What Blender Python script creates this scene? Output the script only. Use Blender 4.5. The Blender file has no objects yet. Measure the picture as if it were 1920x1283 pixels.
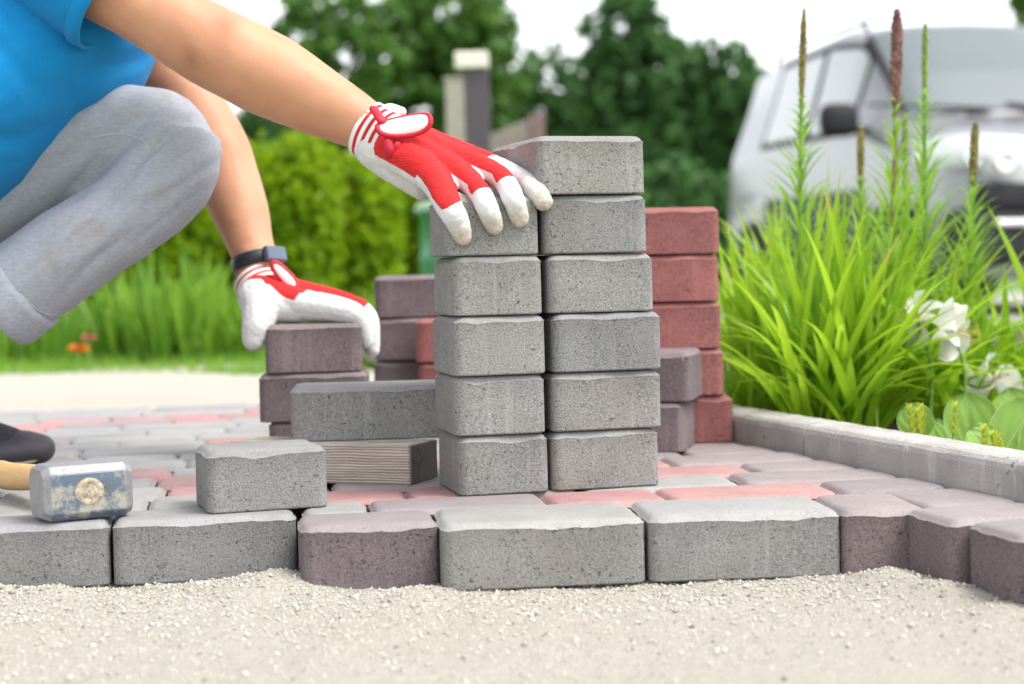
import bpy, bmesh, math, random
import numpy as np
from mathutils import Vector, Matrix, noise as mnoise
R = math.radians
rnd = random.Random(7)
rng = np.random.default_rng(11)
SC = bpy.context.scene
COL = SC.collection
# ------------------------------------------------------------------ camera, sky, sun, exposure
CAM_H, FPX = 0.227, 3200.0
TH = math.atan(134.5 / FPX)
cd = bpy.data.cameras.new('camera'); cam = bpy.data.objects.new('camera', cd); COL.objects.link(cam)
cam.location = (0, 0, CAM_H); ROLL = R(1.3)
cam.rotation_euler = (Matrix.Rotation(math.pi / 2 - TH, 3, 'X') @ Matrix.Rotation(-ROLL, 3, 'Z')).to_euler()
cd.sensor_width = 36; cd.lens = 60; cd.clip_start = 0.05; cd.clip_end = 2000
cd.dof.use_dof = True; cd.dof.focus_distance = 1.70; cd.dof.aperture_fstop = 4.6
SC.camera = cam
SUN_EL, SUN_AZ = R(60), R(112)      # azimuth measured from +Y towards +X
w = bpy.data.worlds.new('World'); SC.world = w; w.use_nodes = True
nt = w.node_tree; nt.nodes.clear()
sky = nt.nodes.new('ShaderNodeTexSky'); sky.sky_type = 'NISHITA'; sky.sun_disc = False
sky.sun_elevation = SUN_EL; sky.sun_rotation = SUN_AZ; sky.air_density = 1.0; sky.dust_density = 1.5; sky.ozone_density = 1.0
hs = nt.nodes.new('ShaderNodeHueSaturation'); hs.inputs['Saturation'].default_value = 0.16
bg = nt.nodes.new('ShaderNodeBackground'); bg.inputs['Strength'].default_value = 0.15
wo = nt.nodes.new('ShaderNodeOutputWorld')
nt.links.new(sky.outputs[0], hs.inputs['Color']); nt.links.new(hs.outputs[0], bg.inputs[0]); nt.links.new(bg.outputs[0], wo.inputs[0])
sl = bpy.data.lights.new('sun', 'SUN'); sl.energy = 1.4; sl.angle = R(26); sl.color = (1.0, 0.96, 0.9)
so = bpy.data.objects.new('sun', sl); COL.objects.link(so)
sd = Vector((math.sin(SUN_AZ) * math.cos(SUN_EL), math.cos(SUN_AZ) * math.cos(SUN_EL), math.sin(SUN_EL)))
so.rotation_euler = sd.to_track_quat('Z', 'Y').to_euler(); so.location = sd * 20
SC.view_settings.view_transform = 'Standard'; SC.view_settings.look = 'None'
SC.view_settings.exposure = 1.38; SC.view_settings.gamma = 1.0

# ------------------------------------------------------------------ helpers
def P(px, py, Y):
    """a point of the place: the direction of a spot in the photograph, at ground distance Y"""
    u = (px - 960) / FPX; v = (641.5 - py) / FPX
    u, v = u * math.cos(ROLL) + v * math.sin(ROLL), -u * math.sin(ROLL) + v * math.cos(ROLL)
    d = Vector((u, math.cos(TH) + v * math.sin(TH), -math.sin(TH) + v * math.cos(TH)))
    return Vector((0, 0, CAM_H)) + d * (Y / d.y)
def tag(o, label=None, cat=None, group=None, kind=None):
    if label: o['label'] = label
    if cat: o['category'] = cat
    if group: o['group'] = group
    if kind: o['kind'] = kind
    return o
def empty(name, loc=(0, 0, 0), rz=0):
    o = bpy.data.objects.new(name, None); o.location = loc; o.rotation_euler = (0, 0, rz); o.empty_display_size = .05
    COL.objects.link(o); return o
def link(name, me, mat=None, parent=None, loc=None, smooth=False, keep=False):
    """link a mesh; keep=True: mesh is in world coordinates although the parent is moved"""
    o = bpy.data.objects.new(name, me); COL.objects.link(o)
    if mat:
        for m in (mat if isinstance(mat, (list, tuple)) else [mat]):
            if len(me.materials) < (len(mat) if isinstance(mat, (list, tuple)) else 1): me.materials.append(m)
    if loc is not None: o.location = loc
    if parent:
        o.parent = parent
        if keep:
            o.matrix_parent_inverse = Matrix.LocRotScale(parent.location, parent.rotation_euler, None).inverted()
    if smooth: me.polygons.foreach_set('use_smooth', [True] * len(me.polygons))
    return o
def mesh(name, v, f, smooth=False):
    me = bpy.data.meshes.new(name); me.from_pydata([tuple(p) for p in v], [], f); me.update()
    if smooth: me.polygons.foreach_set('use_smooth', [True] * len(me.polygons))
    return me
def npmesh(name, V, F, smooth=False):
    """fast mesh from arrays; F is (n,3) or (n,4)"""
    V = np.asarray(V, dtype=np.float32); F = np.asarray(F, dtype=np.int32)
    me = bpy.data.meshes.new(name); k = F.shape[1]
    me.vertices.add(len(V)); me.vertices.foreach_set('co', V.ravel())
    me.loops.add(F.size); me.loops.foreach_set('vertex_index', F.ravel())
    me.polygons.add(len(F)); me.polygons.foreach_set('loop_start', np.arange(0, F.size, k, dtype=np.int32))
    try: me.polygons.foreach_set('loop_total', np.full(len(F), k, dtype=np.int32))
    except Exception: pass
    if smooth: me.polygons.foreach_set('use_smooth', np.ones(len(F), dtype=bool))
    me.update(calc_edges=True); return me
def attr(me, name, vals):
    a = me.attributes.new(name, 'FLOAT', 'POINT'); a.data.foreach_set('value', np.asarray(vals, dtype=np.float32))
def bm_mesh(name, bm, smooth=False):
    me = bpy.data.meshes.new(name); bm.to_mesh(me); bm.free()
    if smooth: me.polygons.foreach_set('use_smooth', [True] * len(me.polygons))
    return me
def box_mesh(name, sx, sy, sz, bev=0.0, seg=2, loc=(0, 0, 0)):
    bm = bmesh.new(); bmesh.ops.create_cube(bm, size=1)
    for v in bm.verts: v.co = Vector((v.co.x * sx + loc[0], v.co.y * sy + loc[1], v.co.z * sz + loc[2]))
    if bev: bmesh.ops.bevel(bm, geom=bm.edges[:], offset=bev, segments=seg, affect='EDGES', profile=.6)
    return bm_mesh(name, bm)
def catmull(pts, n):
    """pts: arrays (k,d) -> smooth sampling with n steps per span"""
    pts = np.asarray(pts, float); k = len(pts); out = []
    ext = np.vstack([2 * pts[0] - pts[1], pts, 2 * pts[-1] - pts[-2]])
    for i in range(k - 1):
        p0, p1, p2, p3 = ext[i], ext[i + 1], ext[i + 2], ext[i + 3]
        for j in range(n):
            t = j / n
            out.append(.5 * ((2 * p1) + (-p0 + p2) * t + (2 * p0 - 5 * p1 + 4 * p2 - p3) * t * t + (-p0 + 3 * p1 - 3 * p2 + p3) * t ** 3))
    out.append(pts[-1]); return np.array(out)
def sweep(path, rad, n=6, seg=14, side=None, caps=True, dome=True):
    """tapered tube with (round) ends. rad: r or (ra, rb); ra is along `side`. returns V, F, along"""
    rad = [(r, r) if not isinstance(r, (tuple, list)) else r for r in rad]
    data = np.array([list(p) + list(r) for p, r in zip(path, rad)], float)
    S = catmull(data, n) if n > 1 else data
    C = S[:, :3]; RA = np.maximum(S[:, 3], 1e-4); RB = np.maximum(S[:, 4], 1e-4)
    T = np.gradient(C, axis=0); T /= np.linalg.norm(T, axis=1)[:, None] + 1e-12
    L = np.concatenate([[0], np.cumsum(np.linalg.norm(np.diff(C, axis=0), axis=1))])
    if caps and dome:
        def ends(c, t, ra, rb, l, sgn):
            rr = min(ra, rb); o = []
            for a in (30, 58, 80):
                o.append((c + t * sgn * rr * math.sin(R(a)), t, ra * math.cos(R(a)), rb * math.cos(R(a)), l + sgn * rr * math.sin(R(a))))
            return o
        pre = ends(C[0], T[0], RA[0], RB[0], 0, -1)[::-1]; post = ends(C[-1], T[-1], RA[-1], RB[-1], L[-1], 1)
        C = np.vstack([[e[0] for e in pre], C, [e[0] for e in post]]); T = np.vstack([[e[1] for e in pre], T, [e[1] for e in post]])
        RA = np.concatenate([[e[2] for e in pre], RA, [e[2] for e in post]]); RB = np.concatenate([[e[3] for e in pre], RB, [e[3] for e in post]])
        L = np.concatenate([[e[4] for e in pre], L, [e[4] for e in post]])
    s = np.array(side if side is not None else (0, 0, 1.0), float)
    if abs(np.dot(s / np.linalg.norm(s), T[0])) > .95: s = np.array((1.0, .2, .1))
    V = []; al = []
    for i in range(len(C)):
        a = s - T[i] * np.dot(s, T[i]); a /= np.linalg.norm(a) + 1e-12
        if side is None: s = a
        b = np.cross(T[i], a)
        for k in range(seg):
            an = 2 * math.pi * k / seg
            V.append(C[i] + a * RA[i] * math.cos(an) + b * RB[i] * math.sin(an)); al.append(L[i])
    F = []
    for i in range(len(C) - 1):
        for k in range(seg):
            F.append((i * seg + k, i * seg + (k + 1) % seg, (i + 1) * seg + (k + 1) % seg, (i + 1) * seg + k))
    if caps:
        F.append(tuple(range(seg))[::-1]); F.append(tuple((len(C) - 1) * seg + k for k in range(seg)))
    return V, F, al
def join(parts):
    V = []; F = []
    for p in parts:
        o = len(V); V += list(p[0]); F += [tuple(i + o for i in f) for f in p[1]]
    return V, F
def smooth_arr(V, E, it, lam=.5):
    V = V.copy(); deg = np.zeros(len(V)); np.add.at(deg, E[:, 0], 1); np.add.at(deg, E[:, 1], 1); deg = np.maximum(deg, 1)[:, None]
    for _ in range(it):
        A = np.zeros_like(V); np.add.at(A, E[:, 0], V[E[:, 1]]); np.add.at(A, E[:, 1], V[E[:, 0]])
        V += lam * (A / deg - V)
    return V
def fuse(name, parts, voxel, it=6):
    """fuse overlapping closed tubes into ONE continuous surface"""
    V, F = join(parts); me = mesh('tmp', V, F)
    bm = bmesh.new(); bm.from_mesh(me); bmesh.ops.recalc_face_normals(bm, faces=bm.faces); bm.to_mesh(me); bm.free()
    o = bpy.data.objects.new('tmp', me); COL.objects.link(o)
    m = o.modifiers.new('r', 'REMESH'); m.mode = 'VOXEL'; m.voxel_size = voxel; m.adaptivity = 0
    dg = bpy.context.evaluated_depsgraph_get(); dg.update()
    out = bpy.data.meshes.new_from_object(o.evaluated_get(dg)); out.name = name
    bpy.data.objects.remove(o); bpy.data.meshes.remove(me)
    V = np.empty(len(out.vertices) * 3); out.vertices.foreach_get('co', V); V = V.reshape(-1, 3)
    E = np.empty(len(out.edges) * 2, dtype=np.int32); out.edges.foreach_get('vertices', E); E = E.reshape(-1, 2)
    V = smooth_arr(V, E, it)
    out.vertices.foreach_set('co', V.ravel()); out.update()
    out.polygons.foreach_set('use_smooth', [True] * len(out.polygons))
    return out
def displace(me, fn, post=0):
    n = len(me.vertices); V = np.empty(n * 3); me.vertices.foreach_get('co', V); V = V.reshape(-1, 3)
    N = np.array([v.normal[:] for v in me.vertices])
    d = np.array([fn(Vector(p), Vector(q)) for p, q in zip(V, N)])
    V = V + N * d[:, None]; me.vertices.foreach_set('co', V.ravel()); me.update()

# ------------------------------------------------------------------ materials
class NT:
    def __init__(s, name):
        s.m = bpy.data.materials.new(name); s.m.use_nodes = True; s.t = s.m.node_tree; s.n = s.t.nodes
        s.b = s.n['Principled BSDF']; s.b.inputs['Roughness'].default_value = .8
    def new(s, ty, **k):
        x = s.n.new('ShaderNode' + ty)
        for a, v in k.items(): setattr(x, a, v)
        return x
    def put(s, sock, v):
        if isinstance(v, bpy.types.NodeSocket): s.t.links.new(v, sock)
        else: sock.default_value = v
    def coord(s, scale=(1, 1, 1), rand=True, kind='Object'):
        tc = s.new('TexCoord'); mp = s.new('Mapping'); mp.inputs['Scale'].default_value = scale
        s.put(mp.inputs['Vector'], tc.outputs[kind])
        if rand:
            oi = s.new('ObjectInfo'); mu = s.new('MATH' if False else 'Math', operation='MULTIPLY'); mu.inputs[1].default_value = 37.0
            s.put(mu.inputs[0], oi.outputs['Random']); s.put(mp.inputs['Location'], mu.outputs[0])
        return mp.outputs[0]
    def noise(s, vec, scale, detail=4, rough=.55):
        x = s.new('TexNoise'); s.put(x.inputs['Vector'], vec); x.inputs['Scale'].default_value = scale
        x.inputs['Detail'].default_value = detail; x.inputs['Roughness'].default_value = rough; return x.outputs['Fac']
    def voro(s, vec, scale, feat='F1'):
        x = s.new('TexVoronoi', feature=feat); s.put(x.inputs['Vector'], vec); x.inputs['Scale'].default_value = scale; return x
    def ramp(s, fac, stops):
        x = s.new('ValToRGB'); e = x.color_ramp.elements
        while len(e) < len(stops): e.new(.5)
        for el, (p, c) in zip(e, stops):
            el.position = p; el.color = (c, c, c, 1) if not isinstance(c, (tuple, list)) else (*c, 1)
        s.put(x.inputs[0], fac); return x.outputs[0]
    def mix(s, fac, a, b, mode='MIX'):
        x = s.new('Mix', data_type='RGBA', blend_type=mode)
        s.put(x.inputs[0], fac)
        for sk, v in ((x.inputs[6], a), (x.inputs[7], b)):
            if isinstance(v, bpy.types.NodeSocket): s.t.links.new(v, sk)
            else: sk.default_value = (*v, 1) if isinstance(v, (tuple, list)) else (v, v, v, 1)
        return x.outputs[2]
    def math(s, op, a, b=0.0):
        x = s.new('Math', operation=op); s.put(x.inputs[0], a); s.put(x.inputs[1], b); return x.outputs[0]
    def attr(s, name):
        x = s.new('Attribute', attribute_name=name); return x.outputs['Fac']
    def bump(s, h, strength, dist=.002):
        x = s.new('Bump'); x.inputs['Strength'].default_value = strength; x.inputs['Distance'].default_value = dist
        s.put(x.inputs['Height'], h)
        prev = s.b.inputs['Normal'].links
        if prev: s.t.links.new(prev[0].from_socket, x.inputs['Normal'])
        s.t.links.new(x.outputs[0], s.b.inputs['Normal']); return x
    def set(s, col=None, rough=None, metal=None, spec=None):
        if col is not None:
            if isinstance(col, bpy.types.NodeSocket): s.t.links.new(col, s.b.inputs['Base Color'])
            else: s.b.inputs['Base Color'].default_value = (*col, 1)
        if rough is not None: s.put(s.b.inputs['Roughness'], rough)
        if metal is not None: s.b.inputs['Metallic'].default_value = metal
        if spec is not None: s.b.inputs['Specular IOR Level'].default_value = spec
        return s.m
def plain(name, col, rough=.6, metal=0.0, var=.12, scale=30, bump=0.0):
    t = NT(name); c = t.coord()
    f = t.noise(c, scale)
    k = t.mix(t.ramp(f, [(.3, 0), (.7, 1)]), tuple(x * (1 - var) for x in col), tuple(min(1, x * (1 + var)) for x in col))
    if bump: t.bump(t.noise(c, scale * 6), bump, .001)
    return t.set(k, rough, metal)
def mul(c, k): return tuple(min(1, x * k) for x in c)
def concrete(name, col, top=False, dust=0.0, stain=.25):
    """pressed concrete: fine aggregate, open pores, vertical press marks, pale lime marks"""
    t = NT(name); c = t.coord(); cs = t.coord((1, 1, .06))
    big = t.ramp(t.noise(c, 14, 4), [(.3, 0), (.72, 1)])
    k = t.mix(big, mul(col, .84), mul(col, 1.14))
    grain = t.noise(c, 520, 3, .7)
    k = t.mix(t.math('MULTIPLY', t.ramp(grain, [(.38, 1), (.5, 0)]), .42 if not top else .18), k, mul(col, .30))
    k = t.mix(t.math('MULTIPLY', t.ramp(grain, [(.52, 0), (.66, 1)]), .45 if not top else .25), k, mul(col, 1.7))
    pitmask = t.ramp(t.noise(c, 34, 3, .6), [(.36, .12), (.60, 1)])
    pit = t.math('MULTIPLY', t.ramp(t.noise(c, 300 if not top else 230, 3, .62), [(.335, 1), (.385, 0)]), pitmask)
    k = t.mix(t.math('MULTIPLY', pit, .75 if not top else .35), k, mul(col, .16))
    crack = t.ramp(t.math('MULTIPLY', t.ramp(t.noise(t.coord((.8, .8, 1.5)), 120, 5, .72), [(.31, 1), (.36, 0)]), t.ramp(t.noise(c, 26, 2), [(.46, 0), (.58, 1)])), [(0, 0), (1, 1)])
    if not top:
        k = t.mix(t.math('MULTIPLY', crack, .8), k, mul(col, .13))
        st = t.ramp(t.noise(cs, 95, 2), [(.58, 0), (.72, 1)])
        k = t.mix(t.math('MULTIPLY', st, .26), k, mul(col, 1.75))
        lime = t.math('MULTIPLY', t.ramp(t.noise(t.coord((1, 1, .3)), 42, 3), [(.735, 0), (.775, 1)]), .6)
        k = t.mix(lime, k, (.62, .6, .55))
        br = t.math('MULTIPLY', t.ramp(t.noise(c, 9, 3), [(.48, 0), (.68, 1)]), stain)
        k = t.mix(br, k, mul((col[0] * 1.02, col[1] * .9, col[2] * .68), .95))
    if dust:
        d = t.math('MULTIPLY', t.ramp(t.noise(c, 26, 5, .7), [(.25, .35), (.75, 1)]), dust)
        k = t.mix(d, k, (.60, .58, .565))
        sp = t.ramp(t.noise(c, 330, 2), [(.27, 1), (.31, 0)])
        k = t.mix(t.math('MULTIPLY', sp, .6), k, mul(col, .35))
    oi = t.new('ObjectInfo'); rv = t.math('FRACT', t.math('MULTIPLY', oi.outputs['Random'], 7.31))
    k = t.mix(1.0, k, t.ramp(rv, [(0, (.86, .87, .90)), (.5, (1, .99, .97)), (1, (1.0, 1.0, 1.0))]), 'MULTIPLY')
    h = t.math('SUBTRACT', grain, t.math('MULTIPLY', pit, 1.3))
    if not top: h = t.math('SUBTRACT', h, t.math('MULTIPLY', crack, 1.8))
    t.bump(h, .75 if not top else .3, .0014)
    return t.set(k, .92 if not top else (.6 if dust else .82), 0, .5 if dust else .3)
GREY, MAUVE, RED = (.248, .245, .240), (.190, .150, .157), (.30, .118, .113)
M_SIDE = {'grey': concrete('concrete_grey', GREY), 'mauve': concrete('concrete_mauve', MAUVE, stain=.1), 'red': concrete('concrete_red', RED, stain=.1)}
M_TOP = {'grey': concrete('concrete_grey_face', mul(GREY, 1.0), True), 'mauve': concrete('concrete_mauve_face', mul(MAUVE, 1.08), True), 'red': concrete('concrete_red_face', mul(RED, 1.05), True)}
M_LAID = {'grey': concrete('concrete_grey_dusty', mul(GREY, 1.02), True, .16), 'mauve': concrete('concrete_mauve_dusty', mul(MAUVE, 1.12), True, .20), 'red': concrete('concrete_red_dusty', mul(RED, 1.1), True, .25)}

def sand_mat():
    t = NT('crushed_sand'); c = t.coord(rand=False)
    a = t.noise(c, 380, 4, .8); b = t.noise(c, 900, 2)
    k = t.mix(t.ramp(a, [(.32, 0), (.62, 1)]), (.405, .375, .32), (.64, .60, .525))
    k = t.mix(t.math('MULTIPLY', t.ramp(t.noise(c, 5, 4), [(.35, 0), (.7, 1)]), .35), k, (.55, .49, .40))
    k = t.mix(t.ramp(b, [(.28, .7), (.36, 0)]), k, (.20, .18, .15))
    t.bump(a, 1.0, .004); t.bump(b, .6, .002)
    return t.set(k, .95, 0, .2)
M_SAND = sand_mat()
def grain_mat():
    t = NT('sand_grain'); f = t.attr('shade')
    return t.set(t.ramp(f, [(0, (.16, .15, .135)), (.1, (.31, .285, .24)), (.5, (.55, .51, .44)), (1, (.70, .67, .60))]), .9, 0, .25)
M_GRAIN = grain_mat()
def leaf_mat(name, dark, light, trans=.45, rough=.5, tip=None):
    t = NT(name); f = t.attr('shade')
    k = t.ramp(f, [(0, dark), (1, light)] if not tip else [(0, dark), (.9, light), (.94, tip), (1, tip)])
    t.set(k, rough, 0, .35)
    tr = t.new('BsdfTranslucent'); t.t.links.new(t.mix(.5, k, mul(light, 1.35)), tr.inputs['Color'])
    ms = t.new('MixShader'); ms.inputs[0].default_value = trans
    out = t.n['Material Output']
    t.t.links.new(t.b.outputs[0], ms.inputs[1]); t.t.links.new(tr.outputs[0], ms.inputs[2]); t.t.links.new(ms.outputs[0], out.inputs['Surface'])
    return t.m
M_TREE = leaf_mat('tree_leaf', (.045, .115, .025), (.15, .29, .055), .5)
M_TREE_D = leaf_mat('tree_leaf_dark', (.03, .09, .03), (.10, .21, .06), .5)
M_HEDGE = leaf_mat('hedge_leaf', (.07, .21, .004), (.42, .56, .015), .55)
M_BLADE = leaf_mat('blade_leaf', (.085, .26, .008), (.37, .56, .035), .5, .33, (.46, .36, .12))
M_IRIS = leaf_mat('iris_leaf', (.06, .19, .015), (.26, .44, .05), .5, .4)
M_NARROW = leaf_mat('narrow_leaf', (.10, .25, .02), (.30, .48, .07), .5, .4)
M_BARK = plain('bark', (.10, .08, .06), .95, 0, .3, 12, .6)
M_SOIL = plain('soil', (.06, .045, .03), .95, 0, .4, 40, 1.0)

# ------------------------------------------------------------------ ground
def turf_mat():
    t = NT('far_turf'); c = t.coord(rand=False)
    k = t.mix(t.ramp(t.noise(c, 3, 5), [(.3, 0), (.7, 1)]), (.05, .12, .02), (.13, .24, .04))
    return t.set(k, .95)
g = link('ground', mesh('ground', [(-600, -20, -.14), (600, -20, -.14), (600, 1200, -.14), (-600, 1200, -.14)], [(0, 1, 2, 3)]), turf_mat()); tag(g, kind='structure')
ALF = R(8.5); CA, SA = math.cos(ALF), math.sin(ALF)
def uv2xy(u, v): return (u * CA - v * SA, u * SA + v * CA)
def xy2uv(x, y): return (x * CA + y * SA, -x * SA + y * CA)
V0, PITCH = 1.533, .0905
def kerb_x(y):   # inner face of the kerb
    return .285 + (2.199 - y) * .323
def nz(x, y, s, o=0): return mnoise.noise(Vector((x * s + o, y * s - o, o * .37)))
def sand_z(x, y):
    if y > 2.9:
        z = -.018 + .010 * nz(x, y, 2.3, 3) + .006 * nz(x, y, 7, 5)
        return z - (.05 * (1 - min(1, (y - 2.9) / .12)))
    u, v = xy2uv(x, y)
    z = -.0605 + .0035 * nz(x, y, 9, 1) + .0022 * nz(x, y, 30, 2)
    for mx, my, mr, mh in MOUNDS: z += mh * math.exp(-((x - mx) ** 2 + (y - my) ** 2) / (mr * mr))
    if .9 < y < 1.75: z += .0012 * nz(x, y, 120, 4) + .0008 * nz(x, y, 260, 7)
    return z
def GP(px, py, z):
    """ground point at height z under a spot of the photograph"""
    a = P(px, py, 1.0) - Vector((0, 0, CAM_H)); k = (z - CAM_H) / a.z
    return Vector((a.x * k, a.y * k, z))
MOUNDS = [(*GP(575, 1085, -.05).xy, .035, .008), (*GP(500, 1085, -.05).xy, .04, .008), (*GP(1670, 1075, -.05).xy, .034, .013), (*GP(420, 1090, -.05).xy, .05, .008),
          (*GP(100, 1110, -.055).xy, .03, .010), (*GP(-40, 1110, -.055).xy, .04, .010), (*GP(1770, 1105, -.055).xy, .03, .010), (*GP(1880, 1150, -.055).xy, .04, .010), (*GP(780, 1108, -.055).xy, .025, .007)]
xs = np.concatenate([np.arange(-3.4, -.75, .12), np.arange(-.75, .75, .0052), np.arange(.75, 1.6, .1)])
ys = np.concatenate([np.arange(.35, 1.05, .02), np.arange(1.05, 1.72, .0052), np.arange(1.72, 2.86, .07), np.arange(2.86, 4.75, .03)])
XX, YY = np.meshgrid(xs, ys)
ZZ = np.array([[sand_z(x, y) for x in xs] for y in ys])
nx, ny = len(xs), len(ys)
idx = np.arange(nx * ny).reshape(ny, nx)
F = np.stack([idx[:-1, :-1], idx[:-1, 1:], idx[1:, 1:], idx[1:, :-1]], -1).reshape(-1, 4)
keepm = (XX < .285 + (2.199 - np.minimum(YY, 2.6)) * .323 + .03)[:-1, :-1].ravel()
sb = link('sand_bed', npmesh('sand_bed', np.stack([XX, YY, ZZ], -1).reshape(-1, 3), F[keepm], True), M_SAND); tag(sb, kind='structure')
# loose grains lying on the sand
def octa():
    v = np.array([(1, 0, 0), (-1, 0, 0), (0, 1, 0), (0, -1, 0), (0, 0, 1), (0, 0, -1)], float)
    f = np.array([(0, 2, 4), (2, 1, 4), (1, 3, 4), (3, 0, 4), (2, 0, 5), (1, 2, 5), (3, 1, 5), (0, 3, 5)]); return v, f
ov, of = octa()
GV = []; GF = []; GS = []; k = 0
for i in range(26000):
    if i < 15000: y = 1.62 - abs(rng.normal(0, .13)); x = rng.uniform(-.56, .56)
    else: y = rng.uniform(1.0, 1.6); x = rng.uniform(-.5, .5)
    if y > 1.7 or y < .9: continue
    s = float(np.clip(rng.lognormal(-6.95, .42), .0005, .0034))
    q = ov * s * rng.uniform(.6, 1.25, (6, 1)) * np.array([1, 1, .75])
    a = rng.uniform(0, 6.28); ca, sa = math.cos(a), math.sin(a)
    q = q @ np.array([[ca, -sa, 0], [sa, ca, 0], [0, 0, 1]]).T
    GV.append(q + (x, y, sand_z(x, y) + s * .3)); GF.append(of + k); k += 6
    GS += [rng.uniform(.12, 1) if rng.random() > .035 else 0.02] * 6
me = npmesh('loose_grains', np.vstack(GV), np.vstack(GF)); attr(me, 'shade', GS)
tag(link('loose_grains', me, M_GRAIN), 'pale crushed stone grains lying loose on the sand bed', 'gravel', kind='stuff')

# ------------------------------------------------------------------ pavers
def paver_mesh(L, W, T, seed, ch=.0058, rad=.0095, res=.006, lip=True, jag=1.0):
    """concrete paver: softly waved outline, round corners, rough chamfer with a thin lip; origin bottom centre"""
    r = random.Random(seed); o = r.uniform(0, 100)
    def ring(inset, n_round=5):
        hx, hy = L / 2 - inset, W / 2 - inset; rr = max(.003, rad - inset * .4); pts = []
        corners = [(hx - rr, hy - rr, 0), (-hx + rr, hy - rr, 90), (-hx + rr, -hy + rr, 180), (hx - rr, -hy + rr, 270)]
        for i, (cx, cy, a0) in enumerate(corners):
            for j in range(n_round + 1):
                a = R(a0 + 90 * j / n_round); pts.append((cx + rr * math.cos(a), cy + rr * math.sin(a)))
            nxt = corners[(i + 1) % 4]; a = R(a0 + 90)
            e0 = pts[-1]; b = R(nxt[2]); e1 = (nxt[0] + rr * math.cos(b), nxt[1] + rr * math.sin(b))
            m = max(2, int((L if i % 2 == 0 else W) / res))
            for j in range(1, m): t = j / m; pts.append((e0[0] + (e1[0] - e0[0]) * t, e0[1] + (e1[1] - e0[1]) * t))
        return pts
    def wav(x, y, amp):
        d = math.hypot(x, y) + 1e-9
        k = amp * mnoise.noise(Vector((x * 22 + o, y * 22, o))) + .0003 * mnoise.noise(Vector((x * 150 + o, y * 150, o)))
        return x + x / d * k, y + y / d * k
    rings = []
    def add(inset, zf, amp=.0022): rings.append([(*wav(x, y, amp), zf(x, y)) for x, y in ring(inset)])
    dips = [(r.uniform(-.32, .32) * L, sgn * W / 2, r.uniform(.0004, .0024), r.uniform(.008, .016)) for sgn in (-1, 1) for _ in range(2)] + [(sgn * L / 2, r.uniform(-.3, .3) * W, r.uniform(.0005, .002), r.uniform(.008, .014)) for sgn in (-1, 1)]
    def jz(x, y): return -sum(a * math.exp(-((x - dx) ** 2 + (y - dy) ** 2) / (s * s)) for dx, dy, a, s in dips) + jag * (.0014 * mnoise.noise(Vector((x * 20 + o, y * 20, 3))) + .0007 * mnoise.noise(Vector((x * 160 + o, y * 160, 9))) + .0006 * mnoise.noise(Vector((x * 420, y * 420, o))))
    add(.0012, lambda x, y: 0.0); add(0, lambda x, y: .0014); add(0, lambda x, y: T * .5); add(.0002, lambda x, y: T - ch + jz(x, y) - .002)
    if lip: add(-.0003, lambda x, y: T - ch + jz(x, y)); add(.0012, lambda x, y: T - ch + jz(x, y) + .0006)
    else: add(.0, lambda x, y: T - ch + jz(x, y))
    n_side = len(rings) - 1
    add(.0030, lambda x, y: T - ch * .42 + jz(x, y) * .5); add(.0055, lambda x, y: T - ch * .13 + jz(x, y) * .15); add(.0095, lambda x, y: T)
    V = [p for rg in rings for p in rg]; n = len(rings[0]); F = []; mi = []
    for i in range(len(rings) - 1):
        for j in range(n):
            F.append((i * n + j, i * n + (j + 1) % n, (i + 1) * n + (j + 1) % n, (i + 1) * n + j)); mi.append(0 if i < n_side - (1 if lip else 0) else 1)
    F.append(tuple(range(n))[::-1]); mi.append(0)
    F.append(tuple((len(rings) - 1) * n + j for j in range(n))); mi.append(1)
    me = mesh('paver', V, F, True); me.polygons.foreach_set('material_index', mi)
    me.polygons[-1].use_smooth = True; me.polygons[-2].use_smooth = False
    sharp = set()
    for j in range(n):
        for rg in ([1] if not lip else [1, 4]):
            sharp.add(tuple(sorted((rg * n + j, rg * n + (j + 1) % n))))
    a = me.attributes.new('sharp_edge', 'BOOLEAN', 'EDGE')
    a.data.foreach_set('value', [tuple(sorted(e.vertices)) in sharp for e in me.edges])
    return me
_pm = {}
def paver(name, L, W, T, color, var, loc, rz, laid=False, parent=None, tilt=(0, 0), fine=True):
    key = (round(L, 4), round(W, 4), round(T, 4), var, color, laid, fine)
    if key not in _pm:
        me = paver_mesh(L, W, T, hash((L, W, var)) % 997 if False else int(L * 1000 + W * 3700 + var * 131), res=.006 if fine else .016)
        me.materials.append(M_SIDE[color]); me.materials.append((M_LAID if laid else M_TOP)[color]); _pm[key] = me
    o = bpy.data.objects.new(name, _pm[key]); COL.objects.link(o)
    o.location = loc; o.rotation_euler = (tilt[0], tilt[1], rz)
    if parent: o.parent = parent
    return o
pavement = empty('pavement', (0, 0, 0)); tag(pavement, kind='structure')
TP = .060
def lay(u0, u1, v0, v1, color, rz=0.0, dz=0.0, fine=True):
    x, y = uv2xy((u0 + u1) / 2, (v0 + v1) / 2)
    Lc = round((u1 - u0) * 200) / 200.0
    paver('paver', Lc - .0025, (v1 - v0) - .0025, TP, color, rnd.randrange(3), (x, y, -TP + dz), ALF + rz, True, pavement, (rnd.uniform(-.006, .006), rnd.uniform(-.006, .006)), fine)
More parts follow.
